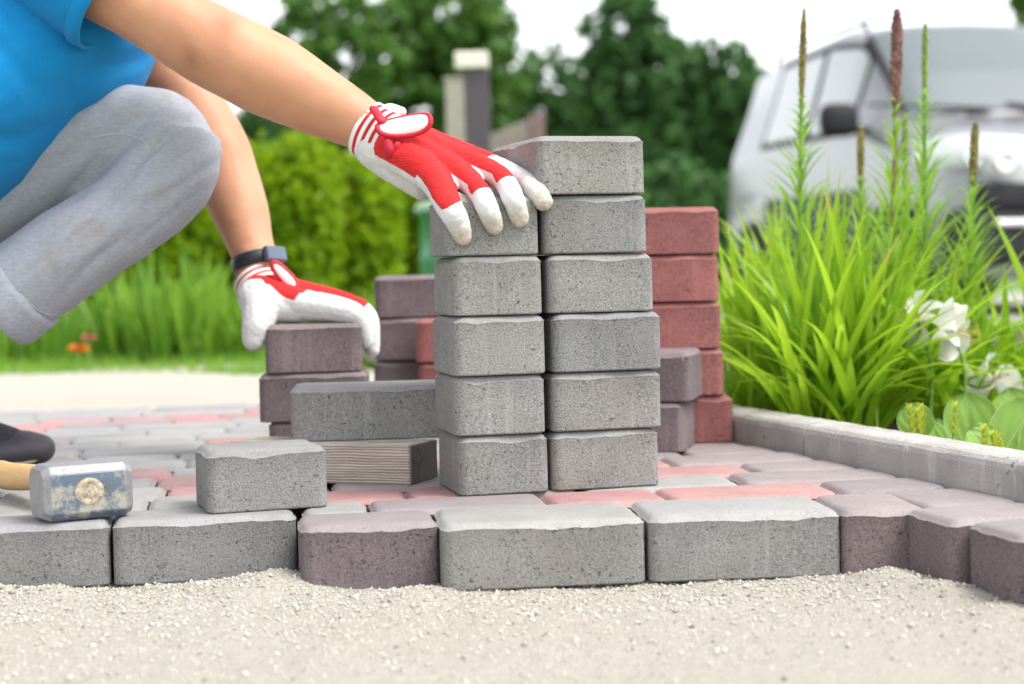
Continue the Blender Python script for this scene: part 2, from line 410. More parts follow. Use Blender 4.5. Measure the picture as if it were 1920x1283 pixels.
def front_paver(pxl, pxr, pyb_l, pyb_r, L, W, color, dz=0.0):
    """one paver of the open front edge, set by its lower front corners"""
    a = GP(pxl, pyb_l, -TP); b = GP(pxr, pyb_r, -TP)
    d = (b - a).xy; ang = math.atan2(d.y, d.x); mid = (a + b) / 2
    n = Vector((-math.sin(ang), math.cos(ang), 0)); c = mid + n * W / 2
    paver('paver', min(L, d.length), W, TP, color, rnd.randrange(9, 99), (c.x, c.y, -TP + dz), ang, True, pavement)
    return c
FRONT = [(-185, 207, 1117, 1098, .2, .0825, 'grey'), (212, 560, 1099, 1081, .175, .0825, 'grey'), (566, 826, 1113, 1100, .125, .0875, 'mauve'),
         (832, 1213, 1110, 1093, .19, .117, 'grey'), (1217, 1580, 1093, 1079, .19, .117, 'grey'), (1583, 1745, 1080, 1074, .09, .117, 'mauve')]
RIGHT_FILL = True
for a in FRONT: front_paver(*a)
# border pavers that run on towards the viewer beside the kerb
for k in (-1, -2, -3):
    v0 = 1.503 + PITCH * k
    lay(.568 - k * .021, .568 - k * .021 + .125, v0, v0 + PITCH, 'mauve', R(6))
lay(.606, .706, 1.503, 1.503 + .117, 'mauve', R(2))
def proj(x, y, z):
    d = Vector((x, y, z - CAM_H)); f = d.y * math.cos(TH) - d.z * math.sin(TH); u = d.x / f; v = (d.y * math.sin(TH) + d.z * math.cos(TH)) / f
    u, v = u * math.cos(ROLL) - v * math.sin(ROLL), u * math.sin(ROLL) + v * math.cos(ROLL)
    return 960 + u * FPX, 641.5 - v * FPX
SEEN = [(600, 870, 918, 945, 'red'), (1070, 1230, 925, 955, 'red'), (1250, 1480, 935, 955, 'red'), (1200, 1400, 905, 934, 'grey'), (1240, 1400, 862, 886, 'red'), (880, 1060, 925, 955, 'grey'), (560, 720, 940, 975, 'grey'), (240, 330, 905, 935, 'red')]
# the laid courses behind the open edge
for k in range(1, 17):
    v = V0 + PITCH * k
    if k == 1: u = .038
    else: u = -1.25 + rnd.uniform(-.1, 0)
    ym = v * CA
    uk = xy2uv(kerb_x(v * CA + .62 * SA), v * CA + .62 * SA)[0] - .004     # kerb in this course
    if v > 2.9: uk = min(uk, .9)
    items = []
    uu = uk
    # from the kerb inwards: one or two mauve border pavers
    nb = 1 + (k % 2)
    for i in range(nb):
        Lb = .1175 if (k + i) % 2 else .175
        items.append((uu - Lb, uu, 'mauve')); uu -= Lb
    while uu > u + (.06 if k > 1 else .02):
        Lp = rnd.choice((.175, .1175, .175, .0875)); c = rnd.choices(('grey', 'mauve', 'red'), (.58, .18, .24))[0]
        if uu - Lp < u: Lp = max(.02, uu - u) if k == 1 else Lp
        items.append((uu - Lp, uu, c)); uu -= Lp
    for (a, b, c) in items:
        x, y = uv2xy((a + b) / 2, v + PITCH / 2)
        px, py = proj(x, y, 0)
        for (xa, xb, ya, yb, cc) in SEEN:
            if k > 2 and xa < px < xb and ya < py < yb: c = cc
        if k == 1: c = 'grey' if px < 715 else 'mauve' if px < 880 else 'grey' if px < 1060 else 'red' if px < 1470 else 'mauve'
        if k == 2 and 560 < px < 1420: c = 'red' if px < 860 else 'grey'
        if px < -260 or px > 2100 or y > 3.02 + .05 * math.sin(x * 7): continue
        lay(a, b, v, v + PITCH, c, rnd.uniform(-.008, .008), rnd.uniform(-.0012, .0012), y < 2.4)

# ------------------------------------------------------------------ stacked pavers
TS = .0598; GAP = .0009
def stacked(label, group, color, pxl, pxr, layer_z, Y, rot, L, W, var, T=TS, tilt=(0, 0), name='paver', anchor='r'):
    """front right (or left) lower corner under a spot of the photograph"""
    ca, sa = math.cos(rot), math.sin(rot)
    if anchor == 'r':
        c = Vector((P(pxr, 507 - (layer_z - CAM_H) * FPX / Y, Y).x, Y, layer_z)); ctr = c + Vector((-ca * L / 2 - sa * W / 2, -sa * L / 2 + ca * W / 2, 0))
    else:
        c = Vector((P(pxl, 507 - (layer_z - CAM_H) * FPX / Y, Y).x, Y, layer_z)); ctr = c + Vector((ca * L / 2 - sa * W / 2, sa * L / 2 + ca * W / 2, 0))
    o = paver(name, L, W, T, color, var, ctr, rot, False, None, tilt)
    tag(o, label, 'paver', group); return o
ORD = ['bottom', 'second from the bottom', 'third from the bottom', 'fourth from the bottom', 'fifth from the bottom', 'topmost']
# left grey column, bottom to top: right edge px
colL = [(1032, 13, .094, .117), (1025, 13, .094, .117), (1027, 14, .096, .117), (1020, 13, .093, .117), (1014, 11, .097, .117)]
for i, (xr, rot, L, W) in enumerate(colL):
    lab = ['bottom grey paver of the shorter grey column, standing beside the timber offcut', 'second grey paver from the bottom in the shorter grey column',
           'middle grey paver of the shorter five-high grey column', 'grey paver just under the one the glove holds, shorter grey column',
           'top grey paver of the shorter grey column, gripped by the gloved fingers'][i]
    stacked(lab, 'grey pavers stacked in the shorter column', 'grey', 0, xr, i * (TS + GAP), 1.737, R(rot), L, W, 20 + i)
colR = [(1240, 15, .116), (1241, 14, .117), (1243, 14, .117), (1228, 13, .113), (1216, 12, .112), (1213, 12, .116)]
for i, (xr, rot, L) in enumerate(colR):
    lab = ['bottom grey paver of the tall six-high grey column', 'second grey paver from the bottom in the tall grey column', 'third grey paver from the bottom in the tall grey column',
           'fourth grey paver from the bottom in the tall grey column', 'grey paver directly under the topmost one of the tall grey column', 'topmost grey paver of the tall column, highest in the pile with purplish corner'][i]
    if i < 5: stacked(lab, 'grey pavers stacked in the tall column', 'grey', 0, xr, i * (TS + GAP), 1.770, R(rot), L, .1, 40 + i)
    else: stacked(lab, 'grey pavers stacked in the tall column', 'grey', 0, xr, i * (TS + GAP), 1.774, R(17), .118, .175, 46)
# grey paver on the timber, grey paver in front
stacked('long grey paver lying on the weathered timber offcut', None, 'grey', 545, 0, .0435, 1.872, R(4), .178, .09, 51, anchor='l')
fa = GP(391, 966, 0); fb = GP(617, 951, 0); fd = (fb - fa).xy; fang = math.atan2(fd.y, fd.x)
fc = (fa + fb) / 2 + Vector((-math.sin(fang), math.cos(fang), 0)) * .04375
tag(paver('paver', fd.length, .0875, TS, 'grey', 52, (fc.x, fc.y, .0006), fang), 'single grey paver standing alone on the paving beside the hammer', 'paver')
# red stack at the right
for i, xr in enumerate((1376, 1359, 1355, 1351, 1350)):
    stacked(['bottom red paver of the five-high red stack, sticking out to the right', 'second red paver from the bottom in the red stack by the plants', 'middle red paver of the five-high red stack',
             'red paver second from the top of the red stack by the plants', 'topmost red paver of the red stack by the plants'][i], 'red pavers stacked behind the grey columns', 'red', 0, xr, i * (TS + GAP), 2.187, R(2 + i), .118, .118, 60 + i)
for i, xr in enumerate((1281, 1295)):
    stacked(['lower mauve paver between the tall grey column and the red stack', 'upper mauve paver between the tall grey column and the red stack'][i], 'mauve pavers beside the red stack', 'mauve', 0, xr, i * (.062), 2.075, R(-14), .118, .118, 70 + i, T=.061)
# mauve stack under the far hand
for i, (xl, L, z, T) in enumerate(((503, .12, .0005, .0465), (486, .131, .0475, .0595), (498, .1185, .1075, .0595))):
    stacked(['thin mauve paver at the bottom of the short stack under the far glove', 'middle mauve paver of the short stack under the far glove', 'mauve paver held from above by the far gloved hand'][i],
            'mauve pavers stacked under the far hand', 'mauve', xl, 0, z, 2.082, R((4, 2, 5)[i]), L, .1, 80 + i, T=T, anchor='l')
for i, (xl, L, z, T, Y) in enumerate(((703, .117, .0005, .042, 2.42), (702, .117, .043, .0595, 2.42), (703, .117, .1033, .0595, 2.42), (704, .118, .1636, .0595, 2.42))):
    stacked(['thin mauve paver hidden low in the stack behind the grey paver', 'low mauve paver of the stack behind the long grey paver', 'mauve paver beside the small red paver in the rear stack', 'topmost mauve paver of the rear stack between the two hands'][i],
            'mauve pavers in the rear stack', 'mauve', xl, 0, z, Y, R((2, 3, 1, 4)[i]), (L if i != 2 else .1), .1, 90 + i, T=T, anchor='l')
for i in range(3):
    stacked(['bottom red paver in front of the rear mauve stack', 'red paver second in the small red pile before the mauve stack', 'upper red paver half hidden behind the shorter grey column'][i], 'red pavers beside the rear mauve stack', 'red', (784, 786, 780)[i], 0, (.0005, .0415, .1023)[i], 2.36, R(2), .117, .05, 96 + i, T=(.04, .0598, .0598)[i], anchor='l')
# timber offcut
def wood_mat():
    t = NT('weathered_timber'); c = t.coord((1, 10, 12), False)
    n = t.noise(c, 9, 6, .6)
    k = t.mix(t.ramp(n, [(.3, 0), (.7, 1)]), (.36, .31, .26), (.62, .55, .48))
    wv = t.new('TexWave', wave_type='BANDS', bands_direction='Z'); t.put(wv.inputs['Vector'], t.coord((.22, .4, 1), False))
    wv.inputs['Scale'].default_value = 105; wv.inputs['Distortion'].default_value = 5; wv.inputs['Detail'].default_value = 3; wv.inputs['Detail Scale'].default_value = .7
    k = t.mix(t.math('MULTIPLY', t.ramp(wv.outputs['Fac'], [(.35, 0), (.9, 1)]), .5), k, (.25, .20, .15))
    k = t.mix(t.math('MULTIPLY', t.ramp(t.noise(t.coord(rand=False), 30), [(.55, 0), (.7, 1)]), .4), k, (.42, .40, .37))
    t.bump(wv.outputs['Fac'], .6, .002); t.bump(n, .4, .001)
    return t.set(k, .9, 0, .2)
def endgrain_mat():
    t = NT('timber_end_grain'); c = t.coord((1, 1, 1), False)
    wv = t.new('TexWave', wave_type='RINGS', rings_direction='X'); t.put(wv.inputs['Vector'], c); wv.inputs['Scale'].default_value = 110; wv.inputs['Distortion'].default_value = 2.5
    mp = t.new('Mapping'); mp.inputs['Location'].default_value = (0, -.006, -.012); tc = t.new('TexCoord'); t.put(mp.inputs['Vector'], tc.outputs['Object']); t.put(wv.inputs['Vector'], mp.outputs[0])
    k = t.mix(wv.outputs['Fac'], (.085, .078, .072), (.14, .13, .12))
    k = t.mix(t.ramp(t.noise(c, 60), [(.4, 0), (.7, .6)]), k, (.12, .112, .105))
    t.bump(wv.outputs['Fac'], .3, .001)
    return t.set(k, .95, 0, .2)
e0 = GP(771, 911, 0); trot = R(-21)
tim = empty('timber_offcut', (e0.x, e0.y, .0005), trot); tag(tim, 'weathered timber offcut lying under the long grey paver', 'timber')
TLn = .22
bm = bmesh.new(); bmesh.ops.create_cube(bm, size=1)
for v in bm.verts: v.co = Vector(((v.co.x - .5) * TLn - .001, (v.co.y + .5) * .07, (v.co.z + .5) * .0425))
bmesh.ops.bevel(bm, geom=bm.edges[:], offset=.0012, segments=2, affect='EDGES')
link('block', bm_mesh('timber', bm), wood_mat(), tim)
# end grain plate with real drying cracks
bm = bmesh.new(); EG = endgrain_mat()
me = box_mesh('end_grain', .0018, .0685, .041, .0006, 1, (0, .035, .02125)); link('end_grain', me, EG, tim)
M_CRK = plain('crack_shadow', (.02, .017, .014), 1.0, 0, .2)
for (pts) in ([(.001, .027), (.009, .0235), (.019, .018)], [(.019, .018), (.024, .023), (.031, .0265)], [(.019, .018), (.0165, .010), (.0155, .001)], [(.017, .038), (.021, .032), (.026, .027)]):
    V, F, _ = sweep([(0.0009, y, z) for y, z in pts], [.00028 if i else .0004 for i in range(len(pts))], 3, 6)
    link('drying_crack', mesh('drying_crack', V, F), M_CRK, tim)

# ------------------------------------------------------------------ kerb
def kerb_mat():
    t = NT('kerb_concrete'); c = t.coord(rand=True)
    k = t.mix(t.ramp(t.noise(c, 8, 5), [(.3, 0), (.7, 1)]), (.30, .285, .265), (.50, .48, .455))
    st = t.ramp(t.noise(t.coord((14, 14, 1.6)), 3, 4, .7), [(.55, 0), (.68, 1)])
    k = t.mix(t.math('MULTIPLY', st, .55), k, (.62, .62, .62))
    pit = t.math('MULTIPLY', t.ramp(t.noise(t.coord((1, 1, .8)), 95, 4, .65), [(.31, 1), (.35, 0)]), t.ramp(t.noise(c, 17), [(.42, 0), (.55, 1)]))
    k = t.mix(t.math('MULTIPLY', pit, .7), k, (.12, .105, .09))
    h = t.math('SUBTRACT', t.noise(c, 260, 4, .7), t.math('MULTIPLY', pit, 2)); t.bump(h, .8, .003)
    return t.set(k, .9, 0, .25)
M_KERB = kerb_mat()
kerb = empty('kerb', (0, 0, 0)); tag(kerb, kind='structure')
kdir = Vector((-.323, 1, 0)).normalized(); kn = Vector((kdir.y, -kdir.x, 0))     # outwards from the paving
def kerb_piece(s0, s1, seed):
    prof = [(0, -.10), (0, .026), (.002, .0315), (.006, .0352), (.012, .0368), (.050, .0372), (.056, .035), (.060, .030), (.060, -.10)]
    n = int((s1 - s0) / .012); V = []; F = []
    for i in range(n + 1):
        s = s0 + (s1 - s0) * i / n; b = Vector((kerb_x(0), 0, 0)) + kdir * s
        for j, (a, z) in enumerate(prof):
            e = 1 if 0 < j < 8 else 0
            jit = .0005 * mnoise.noise(Vector((s * 30, j * 1.7, seed))) + .0007 * mnoise.noise(Vector((s * 150, j * 3.1, seed)))
            p = b + kn * (a + jit * e); V.append((p.x, p.y, z + jit * e * (1 if z > 0 else 0)))
    m = len(prof)
    for i in range(n):
        for j in range(m - 1): F.append((i * m + j, (i + 1) * m + j, (i + 1) * m + j + 1, i * m + j + 1))
    F.append(tuple(range(m))); F.append(tuple(n * m + j for j in range(m))[::-1])
    link('kerb_stone', mesh('kerb_stone', V, F), M_KERB, kerb)
sj = 2.02 / kdir.y
for a, b, s in ((sj - 1.008, sj - .004, 1), (sj, sj + 1.0, 2), (sj + 1.004, sj + 2.0, 3)): kerb_piece(a, b, s)

# ------------------------------------------------------------------ planting bed behind the kerb
bx = []
for i in range(41):
    s = 1.2 + i * .1; b = Vector((kerb_x(0), 0, 0)) + kdir * s + kn * .058; bx.append(b)
V = []; F = []
for i, b in enumerate(bx):
    for j in range(26):
        p = b + kn * (j * .1); V.append((p.x, p.y, -.005 + .012 * nz(p.x, p.y, 9, 2) + .01 * nz(p.x, p.y, 3, 4)))
for i in range(40):
    for j in range(25): F.append((i * 26 + j, (i + 1) * 26 + j, (i + 1) * 26 + j + 1, i * 26 + j + 1))
tag(link('flower_bed_soil', mesh('flower_bed_soil', V, F, True), M_SOIL), kind='structure')
tag(link('gravel_drive', mesh('gravel_drive', [(1.2, 4.2, -.09), (12, 4.2, -.09), (14, 16, -.09), (.9, 16, -.09)], [(0, 1, 2, 3)]), plain('drive_gravel', (.34, .32, .29), .95, 0, .3, 60, .6)), kind='structure')

def blade_arr(base, az, length, width, lean, droop, seg=9, fold=.25, twist=0.0):
    """one strap leaf: rises, leans and bends over; V, F (quads), per-vertex t"""
    d = Vector((math.cos(az), math.sin(az), 0)); sd = Vector((-math.sin(az), math.cos(az), 0))
    p = Vector(base); el = math.pi / 2 - lean; V = []; ts = []
    for i in range(seg + 1):
        t = i / seg; wv = width * (.55 + .45 * min(1, t * 4)) * (1 - max(0, (t - .45) / .55) ** 1.7) + .0004
        a = twist * t; s2 = (sd * math.cos(a) + d * math.sin(a))
        up = Vector((0, 0, 1)); nrm = (up * math.cos(el) - d * math.sin(el))
        V += [p - s2 * wv / 2 + nrm * wv * fold, p, p + s2 * wv / 2 + nrm * wv * fold]; ts += [t] * 3
        p = p + (d * math.cos(el) + up * math.sin(el)) * (length / seg); el -= droop / seg * (.4 + 1.3 * t)
    F = []
    for i in range(seg):
        for j in range(2): F.append((i * 3 + j, i * 3 + j + 1, i * 3 + j + 4, i * 3 + j + 3))
    return V, F, ts
def leaf_obj(name, V, F, shade, mat, parent):
    me = mesh(name, V, F, True); attr(me, 'shade', shade); return link(name, me, mat, parent, keep=True)
def strap_clump(name, label, cat, base, n_leaf, n_stuff, length, width, mat, seed, group=None, spread=.05, leanmax=.9, droopmax=1.7, shade0=.2, azbias=None):
    r = random.Random(seed); root = empty(name, base); tag(root, label, cat, group)
    SV, SF, SS = [], [], []
    for i in range(n_leaf + n_stuff):
        az = r.uniform(0, 6.283) if azbias is None else r.gauss(azbias, 1.4); q = r.random()
        lean = .06 + leanmax * q ** 1.3; ln = length * r.uniform(.55, 1.0) * (1 - .15 * q)
        rr = spread * math.sqrt(r.random()); a2 = r.uniform(0, 6.28)
        b = (base[0] + rr * math.cos(a2), base[1] + rr * math.sin(a2), base[2] - .01)
        V, F, ts = blade_arr(b, az, ln, width * r.uniform(.6, 1.1), lean, droopmax * (.15 + .85 * q) * r.uniform(.4, 1.1), 10 if i < n_leaf else 7, .22, r.uniform(-.7, .7))
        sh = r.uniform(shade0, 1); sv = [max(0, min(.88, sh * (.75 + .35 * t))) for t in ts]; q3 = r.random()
        if q3 < .25: sv = [1.0 if t > .86 else v_ for t, v_ in zip(ts, sv)]
        if i < n_leaf: leaf_obj('leaf', V, F, sv, mat, root)
        else:
            o = len(SV); SV += V; SF += [tuple(k + o for k in f) for f in F]; SS += sv
    if SV:
        o = leaf_obj('foliage', SV, SF, SS, mat, root); o['kind'] = 'stuff'
    return root
def bed(px, Y, z=.0): return (P(px, 760, Y).x, Y, z)
GRP = 'strap-leaved clumps behind the kerb'
strap_clump('daylily_clump', 'large bright green strap-leaved clump in the middle of the bed, nearest the kerb', 'plant', bed(1565, 2.30), 100, 90, .37, .0140, M_BLADE, 1, GRP, .06, .75, 1.5)
strap_clump('daylily_clump', 'strap-leaved clump just right of the red paver stack', 'plant', bed(1440, 2.55), 55, 60, .36, .0135, M_BLADE, 2, GRP, .05, .8, 1.6)
strap_clump('daylily_clump', 'strap-leaved clump rising behind the largest clump', 'plant', bed(1510, 2.70), 40, 70, .42, .014, M_BLADE, 3, GRP, .07, .7, 1.4)
strap_clump('daylily_clump', 'strap-leaved clump spreading left of the white lilies', 'plant', bed(1680, 2.45), 55, 70, .38, .0135, M_BLADE, 4, GRP, .06, .85, 1.5)
strap_clump('daylily_clump', 'low arching green clump beneath the white lilies', 'plant', bed(1790, 2.42), 30, 40, .27, .0135, M_BLADE, 5, GRP, .06, 1.0, 1.7)
strap_clump('daylily_clump', 'green clump at the far right behind the round leaves', 'plant', bed(1895, 2.5), 24, 40, .26, .013, M_BLADE, 6, GRP, .06, 1.0, 1.7)
strap_clump('daylily_clump', 'small low green tuft growing against the red stack behind the kerb', 'plant', bed(1400, 2.42), 20, 70, .17, .007, M_BLADE, 7, GRP, .05, 1.0, 1.6)
# sword leaves at the right edge
sw = empty('iris_plant', bed(1930, 2.45)); tag(sw, 'tall broad sword leaves at the right edge of the photograph', 'plant')
for (px0, px1, py1, wd, Y) in ((1940, 1850, 385, .017, 2.45), (1945, 1918, 420, .018, 2.42), (1955, 1975, 430, .016, 2.44), (1935, 1800, 560, .014, 2.5), (1950, 1895, 600, .013, 2.4)):
    a = Vector(bed(px0, Y)); b = P(px1, py1, Y); d = (b - a); nrm = Vector((.2, -1, 0)).normalized(); V = []; F = []; ts = []
    sdv = d.cross(nrm).normalized(); n = 10
    for i in range(n + 1):
        t = i / n; p = a + d * t + Vector((.03 * math.sin(t * 3.1), 0, 0)); ww = wd * (1 - max(0, (t - .35) / .65) ** 1.6) + .0006
        V += [p - sdv * ww / 2, p + nrm * ww * .12, p + sdv * ww / 2]; ts += [.70 + .15 * t] * 3
    for i in range(n):
        for j in range(2): F.append((i * 3 + j, i * 3 + j + 1, i * 3 + j + 4, i * 3 + j + 3))
    leaf_obj('leaf', V, F, ts, M_BLADE, sw)
# blazing star: tall stem, whorls of narrow leaves, flower spike
M_STEM = plain('green_stem', (.16, .30, .04), .5); M_STEMR = plain('reddish_stem', (.26, .14, .06), .5)
def spike_mat(name, a, b):
    t = NT(name); return t.set(t.ramp(t.attr('shade'), [(0, a), (1, b)]), .7)
M_SPO = spike_mat('bud_olive', (.12, .10, .03), (.32, .26, .08)); M_SPP = spike_mat('bud_purple', (.12, .05, .05), (.30, .15, .11)); M_SPG = spike_mat('bud_green', (.14, .22, .04), (.34, .42, .10))
def liatris(label, pxb, pxt, pyt, pys, Y, thick, mspike, mstem, seed, dense=1.0):
    r = random.Random(seed); a = Vector(bed(pxb, Y)); b = P(pxt, pyt, Y); s = P(pxt + (pxb - pxt) * .12, pys, Y)
    root = empty('blazing_star', a); tag(root, label, 'flower', 'blazing star spikes in the bed')
    Lt = (b - a).length; mid = (a + b) / 2 + Vector((r.uniform(-.012, .012), 0, 0))
    def at(t): return a * (1 - t) ** 2 + mid * 2 * t * (1 - t) + b * t * t
    pth = [at(i / 12) for i in range(13)]
    V, F, _ = sweep(pth, [.0042 - .0018 * i / 12 for i in range(13)], 2, 7); link('stem', mesh('stem', V, F, True), mstem, root, keep=True)
    ts0 = (s - a).length / Lt
    # buds
    SV, SF, SS = [], [], []; n = int(150 * dense * (1 - ts0) / .3)
    for i in range(n):
        t = ts0 + (1 - ts0) * (i + r.random()) / n; c = at(t); az = i * 2.399; q = (t - ts0) / (1 - ts0)
        d = Vector((math.cos(az), math.sin(az), .9)).normalized(); rr = thick * (.62 + .38 * min(1, q * 3)) * (1 - .45 * max(0, q - .8) / .2)
        c = c + d * rr * .55; k = len(SV); e = rr * .62
        sdv = Vector((-math.sin(az), math.cos(az), 0)); up = d.cross(sdv)
        for vv in (d * e * 1.5, sdv * e, up * e, -sdv * e, -up * e, -d * e): SV.append(c + vv)
        SF += [(k, k + 1, k + 2), (k, k + 2, k + 3), (k, k + 3, k + 4), (k, k + 4, k + 1), (k + 5, k + 2, k + 1), (k + 5, k + 3, k + 2), (k + 5, k + 4, k + 3), (k + 5, k + 1, k + 4)]
        SS += [r.random()] * 6
    me = mesh('flower_spike', SV, SF); attr(me, 'shade', SS); link('flower_spike', me, mspike, root, keep=True)
    # narrow leaves
    SV, SF, SS = [], [], []
    for i in range(int(120 * dense)):
        t = .05 + (ts0 - .02) * (i / (120 * dense)) ** .9; c = at(t); az = i * 2.399 + r.uniform(-.3, .3)
        ln = (.150 * max(0, 1 - t / ts0) ** .8 + .020) * r.uniform(.8, 1.2)
        V, F, tt = blade_arr(c, az, ln, .0062 * (1 - .45 * t), R(38) + r.uniform(-.15, .25), 1.0 * r.uniform(.3, 1.2), 6, .1)
        o = len(SV); SV += V; SF += [tuple(k + o for k in f) for f in F]; sh = r.uniform(.2, 1); SS += [sh] * len(V)
    o = leaf_obj('leaves', SV, SF, SS, M_NARROW, root); o['kind'] = 'stuff'
liatris('leftmost tall blazing star with a thin olive spike before the car', 1502, 1508, 18, 205, 2.42, .0056, M_SPO, M_STEM, 1)
liatris('tallest blazing star with a thick purple-brown spike', 1650, 1682, 20, 205, 2.40, .0086, M_SPP, M_STEMR, 2)
liatris('tall blazing star with a slim green unopened spike', 1742, 1735, 46, 190, 2.46, .0050, M_SPG, M_STEM, 3)
liatris('short blazing star with an olive spike below the car mirror', 1625, 1614, 240, 350, 2.62, .0060, M_SPO, M_STEM, 4)
liatris('short blazing star at the right with a purple-tipped spike before the headlamp', 1800, 1829, 232, 355, 2.5, .0066, M_SPO, M_STEM, 5)
liatris('green budding blazing star close behind the tallest purple spike', 1680, 1697, 215, 345, 2.55, .0055, M_SPG, M_STEM, 6)
# white lilies
M_PETAL = leaf_mat('white_petal', (.62, .60, .52), (.85, .84, .78), .35)
M_ANTH = plain('anther', (.45, .30, .05), .7)
def petal(c, d, up, L, W, curl, n=7):
    d = Vector(d).normalized(); sdv = d.cross(Vector(up)).normalized(); nrm = sdv.cross(d).normalized(); V = []; F = []; p = Vector(c); e = .9
    for i in range(n + 1):
        t = i / n; ww = W * math.sin(math.pi * min(1, .12 + t * .88)) ** .8 + .001
        V += [p - sdv * ww / 2 + nrm * ww * .18, p - sdv * ww * .2, p, p + sdv * ww * .2, p + sdv * ww / 2 + nrm * ww * .18]
        p = p + (d * math.cos(e) + nrm * math.sin(e)) * (L / n); e -= curl / n
    for i in range(n):
        for j in range(4): F.append((i * 5 + j, i * 5 + j + 1, i * 5 + j + 6, i * 5 + j + 5))
    return V, F
def lily(label, px, py, Y, face, seed):
    r = random.Random(seed); c = P(px, py, Y); base = Vector(bed(px + 20, Y)); root = empty('white_lily', base); tag(root, label, 'flower', 'white lilies in the bed')
    V, F, _ = sweep([base, (base + c) / 2 + Vector((.01, 0, .01)), c], [.003, .0026, .002], 5, 7); link('stem', mesh('stem', V, F, True), M_STEM, root, keep=True)
    ax = Vector(face).normalized(); t1 = ax.cross(Vector((0, .3, 1))).normalized(); t2 = ax.cross(t1)
    for i in range(6):
        a = i * math.pi / 3 + .2; d = t1 * math.cos(a) + t2 * math.sin(a)
        V, F = petal(c, d, ax.cross(d), .058 * r.uniform(.9, 1.1), 0.026 if i % 2 else .036, 2.3)
        leaf_obj('petal', V, F, [r.uniform(.5, 1)] * len(V), M_PETAL, root)
    for i in range(5):
        a = i * 1.256; d = (ax + (t1 * math.cos(a) + t2 * math.sin(a)) * .35).normalized()
        V, F, _ = sweep([c, c + d * .03, c + d * .035], [.0006, .0006, .0018], 2, 6); link('stamen', mesh('stamen', V, F), M_ANTH, root, keep=True)
lily('white lily flower nodding to the right among the strap leaves', 1785, 620, 2.27, (.75, -.5, -.15), 1)
lily('white lily flower half hidden behind leaves, left of the other lily', 1722, 604, 2.31, (-.5, -.7, .4), 2)
lily('small blurred white lily low at the right of the bed', 1862, 715, 2.35, (.1, -.8, .5), 3)
# elephant-ears: big round leaves
def bergenia_mat():
    t = NT('round_leaf'); f = t.attr('shade'); c = t.coord()
    k = t.ramp(f, [(0, (.46, .56, .18)), (.10, (.24, .42, .07)), (.85, (.19, .37, .06)), (1, (.52, .46, .26))])
    t.set(k, .38, 0, .4); t.bump(t.noise(c, 70), .25, .002)
    tr = t.new('BsdfTranslucent'); tr.inputs['Color'].default_value = (.35, .55, .08, 1); ms = t.new('MixShader'); ms.inputs[0].default_value = .3
    t.t.links.new(t.b.outputs[0], ms.inputs[1]); t.t.links.new(tr.outputs[0], ms.inputs[2]); t.t.links.new(ms.outputs[0], t.n['Material Output'].inputs['Surface'])
    return t.m
M_BERG = bergenia_mat()
def round_leaf(c, d, nrm, L, W):
    d = Vector(d).normalized(); nrm = Vector(nrm).normalized(); sdv = d.cross(nrm).normalized(); nrm = sdv.cross(d); V = []; F = []; S = []
    n, m = 12, 8
    for i in range(n + 1):
        t = i / n; ww = max(.002, W / 2 * (1 - abs(2 * t - 1) ** 2.3) ** .55)
        for j in range(-m, m + 1):
            q = j / m; cup = .10 * W * (abs(q) ** 1.6) - .05 * L * (t - .5) ** 2 * 4 + .0012 * math.sin(q * 14 + t * 9) - (.0022 if j == 0 else 0)
            V.append(Vector(c) + d * t * L + sdv * q * ww + nrm * cup)
            S.append(0.0 if j == 0 else max(.25, min(1, .3 + .7 * max(abs(q), t) ** 9)))
    k = 2 * m + 1
    for i in range(n):
        for j in range(2 * m): F.append((i * k + j, i * k + j + 1, (i + 1) * k + j + 1, (i + 1) * k + j))
    return V, F, S
bg_ = empty('bergenia', bed(1850, 2.02)); tag(bg_, 'low plant with big round pale-edged leaves behind the kerb at the right', 'plant')
for (px, py, Y, dx, dz, nx_, ny_, nz_, L, W) in ((1818, 842, 2.08, .0, 1, .1, -1, .25, .070, .068), (1878, 852, 1.96, .5, .7, -.35, -1, .45, .075, .062), (1732, 822, 2.06, -.35, .8, -.4, -.9, .5, .046, .044),
                                            (1870, 865, 1.95, -.35, .45, .1, -.9, .9, .05, .05), (1905, 800, 2.15, -.1, .8, .2, -1, .6, .05, .055), (1940, 870, 1.95, .3, .7, -.2, -1, .6, .06, .055), (1765, 842, 2.15, -.2, .6, .3, -.8, .8, .04, .04)):
    V, F, S = round_leaf(P(px, py, Y), (dx, .1, dz), (nx_, ny_, nz_), L, W); leaf_obj('leaf', V, F, S, M_BERG, bg_)
    b = P(px, py, Y); V, F, _ = sweep([(b.x, b.y + .02, -.01), (b.x, b.y + .006, b.z - .01), b + Vector((dx, .1, dz)).normalized() * .01], [.003, .0026, .002], 3, 6); link('leaf_stalk', mesh('leaf_stalk', V, F, True), M_STEM, bg_, keep=True)
M_YEL = leaf_mat('yellow_rosette', (.28, .36, .03), (.55, .60, .08), .4)
